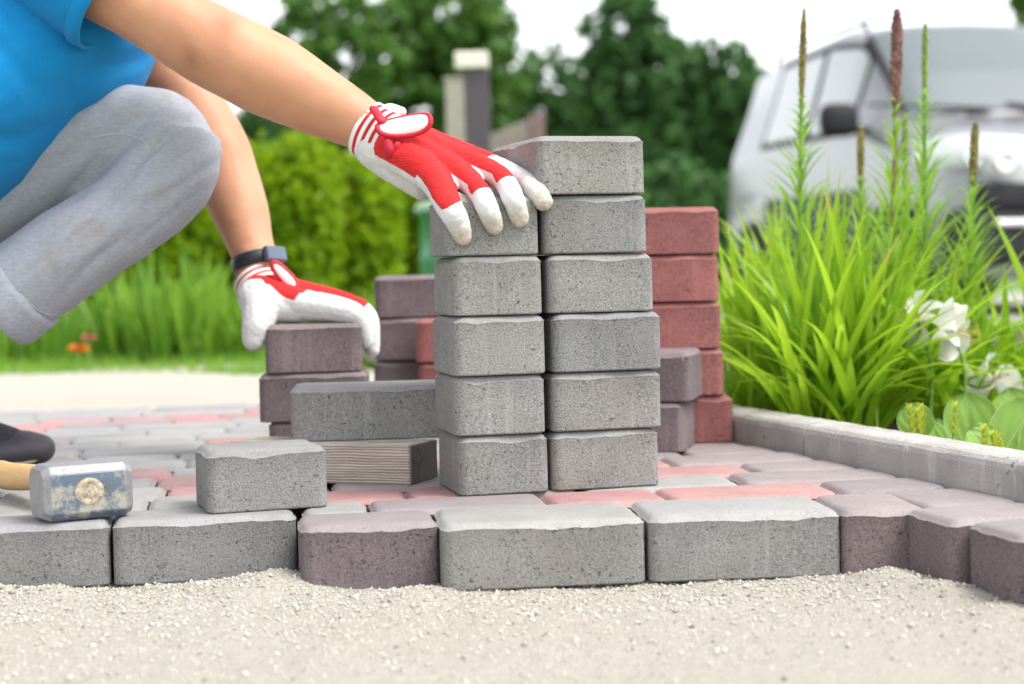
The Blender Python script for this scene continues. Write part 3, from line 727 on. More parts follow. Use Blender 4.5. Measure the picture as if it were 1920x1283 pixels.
def rosette(label, px, Y, h, n, seed):
    r = random.Random(seed); b = Vector(bed(px, Y)); root = empty('stonecrop', b); tag(root, label, 'plant', 'yellow-green stonecrop along the kerb'); SV, SF, SS = [], [], []
    for s in range(n):
        st = b + Vector((r.uniform(-.022, .022), r.uniform(-.015, .015), 0)); top = st + Vector((r.uniform(-.01, .01), 0, h * r.uniform(.7, 1)))
        V, F, _ = sweep([st, top], [.0012, .001], 2, 5); link('stem', mesh('stem', V, F), M_STEM, root, keep=True)
        for i in range(26):
            t = .35 + .65 * i / 26; c = st.lerp(top, t); V, F, _ = blade_arr(c, i * 2.4, .011 * (1.25 - .4 * t), .0035, R(35), .4, 4, .2)
            o = len(SV); SV += V; SF += [tuple(k + o for k in f) for f in F]; SS += [r.uniform(.2, 1)] * len(V)
    o = leaf_obj('rosette_leaves', SV, SF, SS, M_YEL, root); o['kind'] = 'stuff'
rosette('yellow-green stonecrop tuft in front of the round leaves', 1745, 2.0, .062, 6, 1)
rosette('small stonecrop sprig at the foot of the round leaves by the kerb', 1853, 1.88, .042, 3, 2)
rosette('blurred yellow-green tuft behind the kerb near the red stack', 1398, 2.5, .085, 6, 3)

# ------------------------------------------------------------------ foliage of shrubs and trees
def leaves_np(centers, sigma, n_each, size, seed, zsq=1.0, shade_c=None, up=.35):
    g = np.random.default_rng(seed); C = np.repeat(np.asarray(centers, float), n_each, axis=0); n = len(C)
    d = g.normal(0, 1, (n, 3)); d /= np.linalg.norm(d, axis=1)[:, None]; rr = np.abs(g.normal(0, .75, (n, 1))) + .1
    pos = C + d * rr * (np.repeat(np.asarray(sigma, float).reshape(-1, 1), n_each, axis=0) if np.ndim(sigma) else sigma) * np.array([1, 1, zsq])
    nm = d * .7 + g.normal(0, .6, (n, 3)) + np.array([0, 0, up]); nm /= np.linalg.norm(nm, axis=1)[:, None]
    t = np.cross(nm, g.normal(0, 1, (n, 3))); t /= np.linalg.norm(t, axis=1)[:, None]; b = np.cross(nm, t)
    s = size * g.uniform(.6, 1.25, (n, 1))
    V = np.stack([pos - t * s * .55, pos - b * s * .32, pos + t * s * .6, pos + b * s * .32], 1).reshape(-1, 3)
    F = np.arange(4 * n).reshape(n, 4)
    sh = np.repeat(g.uniform(0, 1, len(centers)), n_each) * .5 + g.uniform(0, .5, n)
    return V, F, np.repeat(sh, 4)
def crown_centers(ells, n, seed, shell=.35):
    g = np.random.default_rng(seed); out = []
    vol = np.array([e[3] * e[4] * e[5] for e in ells]); vol = vol / vol.sum()
    for e, f in zip(ells, vol):
        m = max(3, int(n * f)); d = g.normal(0, 1, (m, 3)); d /= np.linalg.norm(d, axis=1)[:, None]
        rr = g.uniform(shell, 1, (m, 1)) ** .6; out.append(np.array(e[:3]) + d * rr * np.array(e[3:6]) * g.uniform(.85, 1.08, (m, 1)))
    return np.vstack(out)
def tree(name, label, group, Y, pxc, ells_px, n_cl, n_leaf, lsize, mat, seed, cat='tree', trunk=.16, zb=-.14, depth=.8, clump=.14, limbs=9, gap=-.02, gapf=3.4):
    """ells_px: crown lobes as seen (cx, cy, rx, ry); built round at their own distance"""
    s = FPX / Y; ells = []
    for (cx, cy, rx, ry) in ells_px:
        c = P(cx, cy, Y); ells.append((c.x, c.y + (cx % 7 - 3) * .1, c.z, rx / s, max(rx, ry) / s * depth, ry / s))
    X = (pxc - 960) / FPX * Y; root = empty(name, (X, Y, zb)); tag(root, label, cat, group)
    C = crown_centers(ells, n_cl * n_leaf // 7, seed)
    mr = max(e[3] for e in ells); nf = gapf / mr
    nv = np.array([mnoise.noise(Vector(p) * nf + Vector((seed, 0, 0))) + .45 * mnoise.noise(Vector(p) * nf * 2.3 + Vector((0, seed, 0))) for p in C])
    C = C[nv > gap]; nv = nv[nv > gap]
    V, F, S = leaves_np(C, clump * mr * .55, 7, lsize, seed + 5)
    S = np.clip(S * .6 + np.repeat(nv, 28) * .5 + .1, 0, 1)
    me = npmesh('crown', V, F); attr(me, 'shade', S); link('crown', me, mat, root, keep=True)
    top = max(e[2] + e[5] * .3 for e in ells); cx = sum(e[0] for e in ells) / len(ells)
    parts = [sweep([(X, Y, zb), (X + .1 * trunk, Y, zb + (top - zb) * .4), ((X + cx) / 2, Y, zb + (top - zb) * .75), (cx, Y, top)], [trunk, trunk * .75, trunk * .45, trunk * .15], 4, 9)]
    g = random.Random(seed)
    for i in range(limbs):
        c = C[g.randrange(len(C))]; t = g.uniform(.3, .8); st = Vector((X + (cx - X) * max(0, t - .4), Y, zb + (top - zb) * t)); e = Vector(c)
        parts.append(sweep([st, st.lerp(e, .5) + Vector((0, 0, .06 * (e - st).length)), e], [trunk * .4, trunk * .22, trunk * .06], 3, 6))
    V, F = join(parts); link('trunk', mesh('trunk', V, F, True), M_BARK, root, keep=True)
    return root
TG = 'trees standing far behind the garden'
tree('broadleaf_tree', 'airy tree with bright sky gaps above the forearm', TG, 36, 610, [(590, 60, 95, 90), (665, 110, 95, 110), (560, 160, 90, 90), (700, 20, 70, 60)], 120, 42, .30, M_TREE, 21, clump=.26, gap=.08)
tree('broadleaf_tree', 'large full green tree behind the white-capped post', TG, 40, 850, [(840, 60, 135, 120), (800, 190, 130, 120), (900, 130, 85, 110), (740, 120, 80, 100), (880, 280, 110, 90)], 330, 62, .30, M_TREE, 22, clump=.2)
tree('broadleaf_tree', 'tall pointed dark tree behind the stack of pavers', TG, 38, 1175, [(1175, 70, 88, 105), (1180, 190, 120, 100), (1240, 150, 80, 80), (1150, 300, 130, 110)], 300, 62, .29, M_TREE_D, 23, clump=.2)
tree('broadleaf_tree', 'dark tree with a low round top left of the pointed tree', TG, 42, 1050, [(1040, 190, 95, 105), (990, 260, 90, 110), (1085, 300, 110, 120)], 190, 58, .30, M_TREE_D, 24, clump=.22)
tree('broadleaf_tree', 'dark tree with stepped top nearest the car', TG, 35, 1345, [(1300, 190, 75, 110), (1365, 200, 75, 120), (1405, 270, 62, 120), (1290, 320, 100, 110), (1370, 380, 90, 90)], 290, 62, .27, M_TREE_D, 25, clump=.2)
tree('broadleaf_tree', 'green tree peeping in at the top right corner above the car roof', TG, 48, 1930, [(1935, 0, 44, 42), (1960, 60, 60, 60)], 70, 70, .28, M_TREE, 26, clump=.3)
tree('broadleaf_tree', 'dark green tree under the outstretched forearm', TG, 30, 520, [(500, 270, 85, 80), (590, 300, 90, 80), (430, 340, 90, 90)], 180, 60, .24, M_TREE_D, 27, clump=.24)
BG2 = 'bushes in the background'
tree('bush', 'dark bush filling the gap right of the grey columns', BG2, 24, 1270, [(1260, 420, 110, 110), (1350, 450, 80, 80)], 220, 70, .18, M_TREE_D, 31, 'bush', .05, clump=.26, limbs=14)
tree('bush', 'green bush behind the fence panel and tall grey column', BG2, 22, 1040, [(1000, 370, 110, 100), (1110, 420, 110, 100)], 200, 70, .17, M_TREE, 32, 'bush', .05, clump=.26, limbs=14)
HG = 'clipped conifers of the hedge'
hed = [(60, 470, 95, 130, 8.2), (215, 450, 95, 165, 8.6), (350, 440, 90, 170, 8.3), (470, 420, 85, 165, 8.8), (575, 430, 80, 180, 8.2), (680, 440, 85, 160, 8.6), (775, 430, 80, 165, 9.0), (880, 450, 80, 150, 9.2)]
for i, (cx, cy, rx, ry, Y) in enumerate(hed):
    tree('hedge_conifer', ['leftmost bright green hedge conifer behind the shoe', 'bright green hedge conifer behind the lower leg', 'bright green hedge conifer seen just under the thigh', 'bright green hedge conifer behind the far forearm',
         'tall yellow-green hedge conifer right of the far forearm', 'bright green hedge conifer under the near wrist', 'bright green hedge conifer beside the green barrel', 'hedge conifer mostly hidden behind the grey columns'][i], HG, Y, cx,
         [(cx, cy, rx, ry), (cx + 12, cy - ry * .45, rx * .7, ry * .55), (cx - 8, cy + ry * .55, rx * 1.05, ry * .5)], 420, 62, .045, M_HEDGE, 50 + i, 'conifer', .03, -.1, .7, .09, 12, -.22, 4.2)
# sword-leaved plants in front of the hedge
IG = 'sword-leaved clumps before the hedge'
for i, (px, Y, n, L, wd, lab) in enumerate([(95, 5.2, 26, .28, .018, 'pale sword-leaved clump below the trouser hem'), (235, 5.3, 30, .36, .018, 'sword-leaved clump left of centre under the thigh'), (330, 5.0, 34, .40, .02, 'tall sword-leaved clump directly under the knee'),
                                       (400, 5.4, 30, .36, .02, 'sword-leaved clump left of the far forearm'), (455, 5.1, 26, .32, .018, 'sword-leaved clump just left of the far glove'), (-20, 5.2, 22, .28, .018, 'sword-leaved clump at the left edge of the photograph'), (600, 5.6, 26, .28, .018, 'sword-leaved clump behind the mauve pavers'), (730, 5.6, 26, .26, .018, 'sword-leaved clump between the two paver stacks')]):
    b = bed(px, Y, -.03); strap_clump('iris_clump', lab, 'plant', b, n, n * 2, L, wd, M_IRIS, 70 + i, IG, .12, .42, .8, .1)
# short lawn
n = 26000; gx = rng.uniform(-2.6, .9, n); gy = 4.35 + rng.beta(1, 2.2, n) * 3.2 + .12 * np.sin(gx * 3.1) - .05 * gx
h = rng.uniform(.02, .075, n); az = rng.uniform(0, 6.28, n); lx = rng.normal(0, .02, n); ly = rng.normal(0, .02, n); ww = .004
V = np.stack([np.stack([gx - ww * np.cos(az), gy - ww * np.sin(az), np.full(n, -.05)], 1), np.stack([gx + ww * np.cos(az), gy + ww * np.sin(az), np.full(n, -.05)], 1), np.stack([gx + lx, gy + ly, -.05 + h], 1)], 1).reshape(-1, 3)
me = npmesh('lawn_grass', V, np.arange(3 * n).reshape(n, 3)); attr(me, 'shade', np.repeat(rng.uniform(.2, 1, n), 3))
tag(link('lawn_grass', me, M_IRIS), 'short green grass at the far edge of the sand', 'grass', kind='stuff')
V = []; F = []; N = 60
for i in range(N + 1):
    x = -4 + 6.0 * i / N; y0 = 4.38 + .12 * math.sin(x * 3.1) - .05 * x + .04 * nz(x, 0, 5, 3)
    V += [(x, y0, -.075), (x, y0 + .08, -.02), (x, 14, -.03)]
for i in range(N):
    for j in range(2): F.append((i * 3 + j, i * 3 + 3 + j, i * 3 + 4 + j, i * 3 + 1 + j))
tag(link('lawn', mesh('lawn', V, F, True), turf_mat()), kind='structure')
# small flowers
def marigold(label, px, py, Y, col, rr):
    c = P(px, py, Y); b = Vector((c.x, c.y, -.03)); root = empty('garden_flower', b); tag(root, label, 'flower')
    V, F, _ = sweep([b, c], [.004, .003], 2, 6); link('stem', mesh('stem', V, F), M_STEM, root, keep=True)
    SV, SF = [], []
    for k in range(3):
        for i in range(10):
            a = i * .628 + k * .3; V, F = petal(c, (math.cos(a), math.sin(a), .25 + .3 * k), (math.sin(a), -math.cos(a), 0), rr * (1 - .2 * k), rr * .5, .8, 4)
            o = len(SV); SV += V; SF += [tuple(q + o for q in f) for f in F]
    link('flower_head', mesh('flower_head', SV, SF, True), plain('petals_' + label.split()[0], col, .7), root, keep=True)
marigold('orange marigold at the edge of the lawn below the leg', 148, 655, 4.75, (.75, .20, .02), .032)
marigold('pink flower just above the orange marigold', 166, 634, 4.85, (.70, .16, .18), .022)

# ------------------------------------------------------------------ posts, fence, barrel
M_POST = plain('mauve_grey_paint', (.075, .06, .07), .6); M_CAP = plain('pale_cap', (.72, .69, .60), .6); M_BEIGE = plain('weathered_board', (.40, .37, .31), .85); M_FEN = plain('fence_brown', (.19, .12, .12), .7); M_FEN2 = plain('fence_board', (.27, .23, .20), .8)
YP = 7.2; pl, pr = P(873, 290, YP), P(920, 290, YP); ztop = P(900, 100, YP).z; zc = P(900, 131, YP).z
gp = empty('gate_post', ((pl.x + pr.x) / 2, YP, -.1)); tag(gp, 'dark mauve-grey post with a pale square cap behind the stacks', 'post')
wpost = pr.x - pl.x
link('shaft', box_mesh('shaft', wpost, wpost, zc + .1, .006, 2, (0, 0, (zc + .1) / 2)), M_POST, gp)
link('cap', box_mesh('cap', wpost * 1.34, wpost * 1.34, ztop - zc, .008, 2, (-.018, 0, zc + .1 + (ztop - zc) / 2 + .001)), M_CAP, gp)
bl, br = P(840, 290, 7.5), P(874, 290, 7.5); zb2 = P(850, 153, 7.5).z
bp = empty('board_post', ((bl.x + br.x) / 2, 7.5, -.1)); tag(bp, 'weathered beige post just left of the capped post', 'post')
link('shaft', box_mesh('shaft', br.x - bl.x + .05, .09, zb2 + .1, .006, 2, (.02, 0, (zb2 + .1) / 2)), M_BEIGE, bp)
link('top_trim', box_mesh('top_trim', br.x - bl.x + .062, .10, .012, .003, 1, (.02, 0, zb2 + .1 + .008)), M_BEIGE, bp)
fn = empty('fence', (P(970, 250, 9).x, 9, -.1)); tag(fn, 'brown board fence rising behind the topmost grey paver', 'fence')
for i in range(9):
    t = i / 8; px = 925 + 75 * t; Y = 10.6 - 1.4 * t; zt = P(px, 238 - 32 * t, Y).z; x = P(px, 250, Y).x
    link('board', box_mesh('board', .075, .02, zt + .1, .004, 1, (0, 0, zt / 2)), M_FEN2, fn, (x - fn.location.x, Y - 9, 0))
zt = P(1005, 198, 9.1).z; link('end_post', box_mesh('end_post', .085, .09, zt + .1, .006, 1, (0, 0, zt / 2)), M_FEN, fn, (P(1006, 250, 9.1).x - fn.location.x, .1, 0))
# rain barrel
Yb = 5.2; xb = P(786, 400, Yb).x + .17; zt = P(800, 378, Yb).z
bar = empty('rain_barrel', (xb, Yb, -.06)); tag(bar, 'green plastic rain barrel behind the shorter grey column', 'barrel')
def lathe(prof, seg=36):
    V = []; F = []
    for (r, z) in prof:
        for k in range(seg): V.append((r * math.cos(2 * math.pi * k / seg), r * math.sin(2 * math.pi * k / seg), z))
    for i in range(len(prof) - 1):
        for k in range(seg): F.append((i * seg + k, i * seg + (k + 1) % seg, (i + 1) * seg + (k + 1) % seg, (i + 1) * seg + k))
    return V, F
M_GP = plain('green_plastic', (.05, .24, .09), .45); M_GP2 = plain('pale_green_plastic', (.30, .42, .28), .5); hB = zt + .06
V, F = lathe([(.001, 0), (.15, 0), (.162, .02), (.166, hB * .3), (.172, hB * .32), (.168, hB * .35), (.17, hB * .62), (.176, hB * .65), (.17, hB * .68), (.168, hB - .05), (.18, hB - .045), (.18, hB - .03)])
link('body', mesh('body', V, F, True), M_GP, bar)
V, F = lathe([(.184, hB - .032), (.186, hB - .02), (.17, hB - .004), (.09, hB), (.001, hB + .002)]); link('lid', mesh('lid', V, F, True), M_GP2, bar)

# ------------------------------------------------------------------ parked car
def car_paint():
    t = NT('silver_paint'); c = t.coord(); k = t.mix(t.noise(c, 900), (.22, .22, .24), (.27, .27, .29)); t.set(k, .30, .35); t.b.inputs['Coat Weight'].default_value = .8; t.b.inputs['Coat Roughness'].default_value = .05; return t.m
M_CAR = car_paint(); M_BLK = plain('black_plastic', (.012, .012, .016), .75); M_TYRE = plain('tyre_rubber', (.02, .02, .02), .8); M_RIM = plain('alloy', (.55, .55, .57), .25, .9); M_DREFL = plain('dark_reflection_grey', (.07, .075, .075), .6); M_CHR = plain('chrome', (.75, .75, .77), .12, 1.0)
def glass_mat(name, col, rough=.04):
    t = NT(name); t.set(col, rough, 0, .9); t.b.inputs['Coat Weight'].default_value = 1.0; return t.m
M_WS = glass_mat('windscreen_glass', (.07, .095, .10)); M_SG = glass_mat('side_glass', (.30, .32, .33)); M_LENS = glass_mat('lamp_lens', (.80, .81, .83), .10)
ST = [(0.0, .78, .52, .72, .60, .64, .60), (.06, .93, .62, .80, .72, .75, .71), (.22, 1.0, .66, .86, .80, .83, .80), (.6, 1.10, .69, .96, .86, .885, .86), (.98, 1.19, .70, 1.06, .875, .90, .87),
      (1.3, 1.52, .69, 1.09, .88, .905, .87), (1.75, 1.86, .66, 1.11, .885, .905, .87), (2.3, 1.92, .67, 1.12, .885, .905, .87), (3.4, 1.91, .66, 1.14, .885, .905, .87), (4.15, 1.85, .64, 1.15, .87, .89, .86), (4.36, 1.55, .56, 1.12, .82, .85, .82)]
def sect(x):
    xs_ = [s[0] for s in ST]; x = max(xs_[0], min(xs_[-1], x))
    vals = [float(np.interp(x, xs_, [s[k] for s in ST])) for k in range(1, 7)]
    zt, wt, zb, wb, wm, ws = vals
    return [(0, zt), (wt * .45, zt - .006), (wt * .82, zt - .028), (wt, zt - .075), (wt + (wb - wt) * .45, zt - .075 - (zt - .075 - zb) * .5), (wb - .01, zb + .015), (wb, zb - .05), (wm, .68), (wm, .5), (ws, .30), (ws * .94, .22), (ws * .5, .2)]
def surf(x, t):
    """t = 0 roof centre .. index along the half section; may be fractional"""
    s = sect(x); i = int(min(len(s) - 2, math.floor(t))); f = t - i
    return (s[i][0] + (s[i + 1][0] - s[i][0]) * f, s[i][1] + (s[i + 1][1] - s[i][1]) * f)
car_root = empty('parked_car', (0, 0, 0)); tag(car_root, 'silver high-roofed car parked beyond the flower bed', 'car')
xs_c = sorted(set([s[0] for s in ST] + list(np.linspace(.0, 4.36, 40))))
V = []; F = []; m = 23
for x in xs_c:
    s = sect(x); half = [(y, z) for y, z in s]
    rowp = [(-y, z) for y, z in half[::-1]] + half[1:]
    for (y, z) in rowp: V.append((-x, y, z))
for i in range(len(xs_c) - 1):
    for j in range(m - 1): F.append((i * m + j, i * m + j + 1, (i + 1) * m + j + 1, (i + 1) * m + j))
F.append(tuple(range(m))[::-1]); F.append(tuple((len(xs_c) - 1) * m + j for j in range(m)))
link('body', mesh('body', V, F, True), M_CAR, car_root)
def panel(name, xa, xb, ta, tb, side, mat, off=.008, nx_=10, nt_=8, skew=0.0):
    V = []; F = []
    for i in range(nx_ + 1):
        for j in range(nt_ + 1):
            tt = ta + (tb - ta) * j / nt_; x = xa + (xb - xa) * i / nx_ + skew * (1 - j / nt_)
            y, z = surf(x, abs(tt)); y2, z2 = surf(x, abs(tt) + .02); e = 1e-4
            dy, dz = y2 - y, z2 - z; l = math.hypot(dy, dz) + 1e-9; ny_, nz_ = -dz / l, dy / l
            if abs(tt) < 1.6: ny_, nz_ = 0, 1
            sg = side if side else (1 if tt >= 0 else -1)
            V.append((-x + (.006 if off and abs(tt) < 1.6 else 0), sg * (y + ny_ * off), z + nz_ * off))
    for i in range(nx_):
        for j in range(nt_): F.append((i * (nt_ + 1) + j, i * (nt_ + 1) + j + 1, (i + 1) * (nt_ + 1) + j + 1, (i + 1) * (nt_ + 1) + j))
    return link(name, mesh(name, V, F, True), mat, car_root)
panel('windscreen', 1.02, 1.70, -2.75, 2.75, 0, M_WS, .012, 12, 22)
for sd_ in (1, -1):
    panel('window_surround', 1.58, 3.42, 3.12, 4.98, sd_, M_BLK, .004, 12, 6)
    panel('side_window', 1.62, 2.35, 3.25, 4.85, sd_, M_SG, .008, 8, 6, .0)
    panel('side_window', 2.45, 3.35, 3.25, 4.85, sd_, M_SG, .008, 8, 6)
    panel('pillar_trim', 1.06, 1.74, 2.85, 3.15, sd_, M_BLK, .010, 10, 2)
    panel('door_reflection', 1.25, 3.2, 6.75, 9.3, sd_, M_DREFL, .014, 10, 4)  # hedge and ground reflection on the lower doors, put in as dark colour
    panel('wheel_arch', .42, 1.22, 7.2, 9.4, sd_, M_BLK, .012, 8, 6)
    # headlamp wraps round the corner
    V = []; F = []
    for i in range(13):
        a = i / 12
        for j in range(9):
            b = j / 8; x = -.03 + .52 * a ** 1.6; hh = .29 * (1 - .35 * a) ; zc_ = .845 + .10 * a; z = zc_ + (b - .5) * hh * (1 - .25 * (abs(a - .45) * 2) ** 2)
            yy = np.interp(a, [0, .35, .7, 1], [.34, .64, .80, .87]); bul = .05 * math.sin(math.pi * b) * math.sin(math.pi * min(1, a + .1))
            V.append((-x + bul + .05 * (1 - a) - .02, sd_ * (yy + bul * a), z))
    for i in range(12):
        for j in range(8): F.append((i * 9 + j, i * 9 + j + 1, (i + 1) * 9 + j + 1, (i + 1) * 9 + j))
    hl = link('headlamp', mesh('headlamp', V, F, True), M_LENS, car_root)
    for (yy, zz, rr) in ((.58, .85, .075), (.72, .88, .06)):
        V, F = lathe([(rr, 0), (rr * .96, .03), (rr * .5, .012), (.001, .0)], 20); V = [(z, x, y) for x, y, z in V]
        o = link('reflector', mesh('reflector', V, F, True), M_CHR, hl, (.055 - (.1 if yy > .7 else .0), sd_ * yy, zz))
    # mirror
    bm = bmesh.new(); bmesh.ops.create_uvsphere(bm, u_segments=20, v_segments=12, radius=1)
    for v in bm.verts:
        c = v.co; f = lambda q, e: math.copysign(abs(q) ** e, q); v.co = Vector((f(c.x, .8) * .075, f(c.y, .62) * .125, f(c.z, .6) * .105))
        if v.co.x < -.045: v.co.x = -.045
    o = link('mirror', bm_mesh('mirror', bm, True), M_BLK, car_root, (-1.28, sd_ * 1.04, 1.20))
    V, F, _ = sweep([(-.0, -sd_ * .19, -.07), (0, -sd_ * .08, -.06), (0, 0, -.03)], [.03, .026, .03], 3, 10); link('mirror_arm', mesh('mirror_arm', V, F, True), M_BLK, o)
    for xw in (.82, 3.52):
        V, F = lathe([(.20, -.09), (.29, -.10), (.318, -.07), (.322, 0), (.318, .07), (.29, .10), (.20, .09)], 40); V = [(x, z, y) for x, y, z in V]
        wh = link('wheel', mesh('wheel', V, F, True), M_TYRE, car_root, (-xw, sd_ * .845, .322))
        V, F = lathe([(.20, .06), (.19, .075), (.06, .06), (.05, .085), (.001, .09)], 30); V = [(x, z * sd_, y) for x, y, z in V]
        link('rim', mesh('rim', V, F, True), M_RIM, wh)
    V, F, _ = sweep([(-1.95, sd_ * .60, 1.86), (-2.1, sd_ * .61, 1.905), (-3.6, sd_ * .61, 1.90), (-3.8, sd_ * .60, 1.84)], [.015] * 4, 4, 8); link('roof_rail', mesh('roof_rail', V, F, True), M_BLK, car_root)
link('bumper', box_mesh('bumper', .34, 1.68, .34, .12, 6, (-.12, 0, .44)), M_BLK, car_root)
link('grille', box_mesh('grille', .20, 1.46, .15, .06, 4, (-.05, 0, .665)), M_BLK, car_root)
link('bumper_bar', box_mesh('bumper_bar', .04, 1.30, .035, .012, 3, (.052, 0, .515)), M_CHR, car_root)
link('grille_bar', box_mesh('grille_bar', .03, .9, .03, .01, 3, (.052, 0, .775)), M_CHR, car_root)
for sd_ in (1, -1):
    V, F, _ = sweep([(-.93, sd_ * .45 + .1, 1.20), (-.985, sd_ * .2, 1.235), (-1.03, sd_ * .45 - .5, 1.27)], [.014, .012, .008], 3, 8); link('wiper', mesh('wiper', V, F, True), M_BLK, car_root)
V, F, _ = sweep([(-1.85, -.62, 1.84), (-2.0, -.64, 2.30)], [.008, .003], 2, 8); link('antenna', mesh('antenna', V, F), M_BLK, car_root)
CARY = 9.4; fc = (P(1832, 300, CARY)); car_fwd = Vector((.16, -.987, 0)).normalized()
car_root.rotation_euler = (0, 0, math.atan2(car_fwd.y, car_fwd.x)); lat = Vector((-car_fwd.y, car_fwd.x, 0))
car_root.location = Vector((fc.x, CARY, -.09)) + lat * .72

# ------------------------------------------------------------------ club hammer
def hammer_mat(paint):
    t = NT('hammer_paint' if paint else 'bare_steel'); c = t.coord(rand=False)
    steel = t.mix(t.noise(c, 160, 4), (.16, .165, .175), (.34, .34, .35))
    k = steel
    if paint:
        blue = t.mix(t.noise(c, 90), (.05, .08, .13), (.13, .165, .215))
        zz = t.new('SeparateXYZ'); t.put(zz.inputs[0], t.coord(rand=False))
        worn = t.math('SUBTRACT', t.noise(c, 42, 9, .75), t.math('MULTIPLY', t.math('ABSOLUTE', t.math('SUBTRACT', zz.outputs[2], .021)), 4.5))
        k = t.mix(t.ramp(worn, [(.43, 0), (.53, 1)]), blue, t.mix(t.noise(c, 130, 5, .7), (.22, .205, .17), (.42, .39, .325)))
        k = t.mix(t.ramp(t.noise(t.coord((1, 1, 2), False), 150, 4, .7), [(.60, 0), (.68, .8)]), k, (.30, .30, .30))
    k = t.mix(t.ramp(t.noise(c, 55, 4, .7), [(.62, 0), (.72, .8)]), k, (.19, .11, .06))
    t.bump(t.noise(c, 220, 4), .35, .001); t.bump(t.noise(c, 50), .3, .002)
    return t.set(k, .55 if paint else .5, .0 if paint else .35)
ha = GP(84, 985, 0); hb = GP(243, 970, 0); hdv = (hb - ha).xy; hang = math.atan2(hdv.y, hdv.x)
ham = empty('club_hammer', (ha.x, ha.y, .0012), hang); tag(ham, 'club hammer with chipped blue paint lying on the front edge pavers', 'hammer')
HL, HWd, HH = .086, .055, .0515
bm = bmesh.new(); bmesh.ops.create_cube(bm, size=1)
for v in bm.verts: v.co = Vector(((v.co.x + .5) * HL, (v.co.y + .5) * HWd, (v.co.z + .5) * HH))
bm.clear(); C8 = .0072
OC = [(C8, 0), (HWd - C8, 0), (HWd, C8), (HWd, HH - C8), (HWd - C8, HH), (C8, HH), (0, HH - C8), (0, C8)]
rg = []
for (x, k) in ((0, .86), (.0022, .90), (.0075, 1.0), (HL - .0075, 1.0), (HL - .0022, .90), (HL, .86)):
    rg.append([bm.verts.new((x, HWd / 2 + (y - HWd / 2) * k, HH / 2 + (z - HH / 2) * k)) for y, z in OC])
for a_, b_ in zip(rg, rg[1:]):
    for j in range(8): bm.faces.new((a_[j], a_[(j + 1) % 8], b_[(j + 1) % 8], b_[j]))
bm.faces.new(rg[0][::-1]); bm.faces.new(rg[-1]); bmesh.ops.recalc_face_normals(bm, faces=bm.faces)
bmesh.ops.bevel(bm, geom=bm.edges[:], offset=.0006, segments=2, affect='EDGES')
me = bm_mesh('head', bm); me.materials.append(hammer_mat(True)); me.materials.append(hammer_mat(False))
for p in me.polygons: p.material_index = 1 if abs(p.normal.x) > .35 or p.normal.z > .3 else 0
link('head', me, None, ham)
M_EYE = plain('eye_wood', (.40, .34, .25), .9, 0, .5, 160, 1.0)
V, F = lathe([(.0132, -.0012), (.0132, .0001), (.0128, .0005), (.0080, .0003), (.0076, .0000), (.0070, .0003), (.001, .0004)], 28); V = [(x * 1.05 + HL * .50, -z, y * .98 + HH * .52) for x, y, z in V]; link('handle_eye', mesh('handle_eye', V, F, True), M_EYE, ham)
def handle_mat():
    t = NT('ash_handle'); c = t.coord((14, 1, 14), False); k = t.mix(t.noise(c, 14, 4), (.42, .24, .09), (.66, .44, .19)); return t.set(k, .45)
V, F, _ = sweep([(HL * .5, HWd - .01, HH * .5), (HL * .5, HWd + .02, HH * .5), (HL * .5 - .01, .13, .028), (HL * .5 - .02, .22, .022), (HL * .5 - .02, .27, .022)], [(.0125, .0125), (.0140, .0150), (.013, .0145), (.0145, .0165), (.013, .015)], 5, 16)
link('handle', mesh('handle', V, F, True), handle_mat(), ham)
bpy.context.view_layer.update()
# stamped mark on the head
def stamp(txt, size, loc, rot, parent, mat):
    cu = bpy.data.curves.new('t', 'FONT'); cu.body = txt; cu.size = size; cu.extrude = .0003; cu.align_x = 'CENTER'
    o = bpy.data.objects.new('t', cu); COL.objects.link(o); dg = bpy.context.evaluated_depsgraph_get(); dg.update()
    me = bpy.data.meshes.new_from_object(o.evaluated_get(dg)); bpy.data.objects.remove(o)
    q = link('stamped_mark', me, mat, parent, loc); q.rotation_euler = rot; return q
stamp('1500', .0085, (HL * .745, -.0001, HH * .48), (math.pi / 2, -math.pi / 2, 0), ham, plain('stamp_dark', (.16, .15, .13), .8))

# ------------------------------------------------------------------ the crouching person
def skin_mat():
    t = NT('skin'); c = t.coord(rand=False)
    k = t.mix(t.ramp(t.noise(c, 16, 3), [(.3, 0), (.7, 1)]), (.50, .235, .13), (.585, .30, .18))
    k = t.mix(t.math('MULTIPLY', t.ramp(t.noise(c, 700, 2), [(.55, 0), (.75, 1)]), .25), k, (.38, .17, .095))
    k = t.mix(t.math('MULTIPLY', t.attr('tan'), t.ramp(t.noise(c, 60, 4, .7), [(.3, .5), (.7, 1)])), k, (.34, .15, .075))
    k = t.mix(t.math('MULTIPLY', t.ramp(t.noise(c, 30, 5, .7), [(.45, 0), (.75, 1)]), .35), k, (.56, .25, .17))
    vs = t.voro(t.coord((1, 1.6, 1.3), False), 900); t.bump(vs.outputs['Distance'], .22, .0007); t.bump(t.noise(t.coord((1, 2.5, 1), False), 420, 3), .25, .0008); t.bump(t.noise(c, 45, 3), .25, .002)
    t.set(k, .5, 0, .4); t.b.inputs['Subsurface Weight'].default_value = .22; t.b.inputs['Subsurface Radius'].default_value = (.012, .004, .002); t.b.inputs['Subsurface Scale'].default_value = 1.0
    return t.m
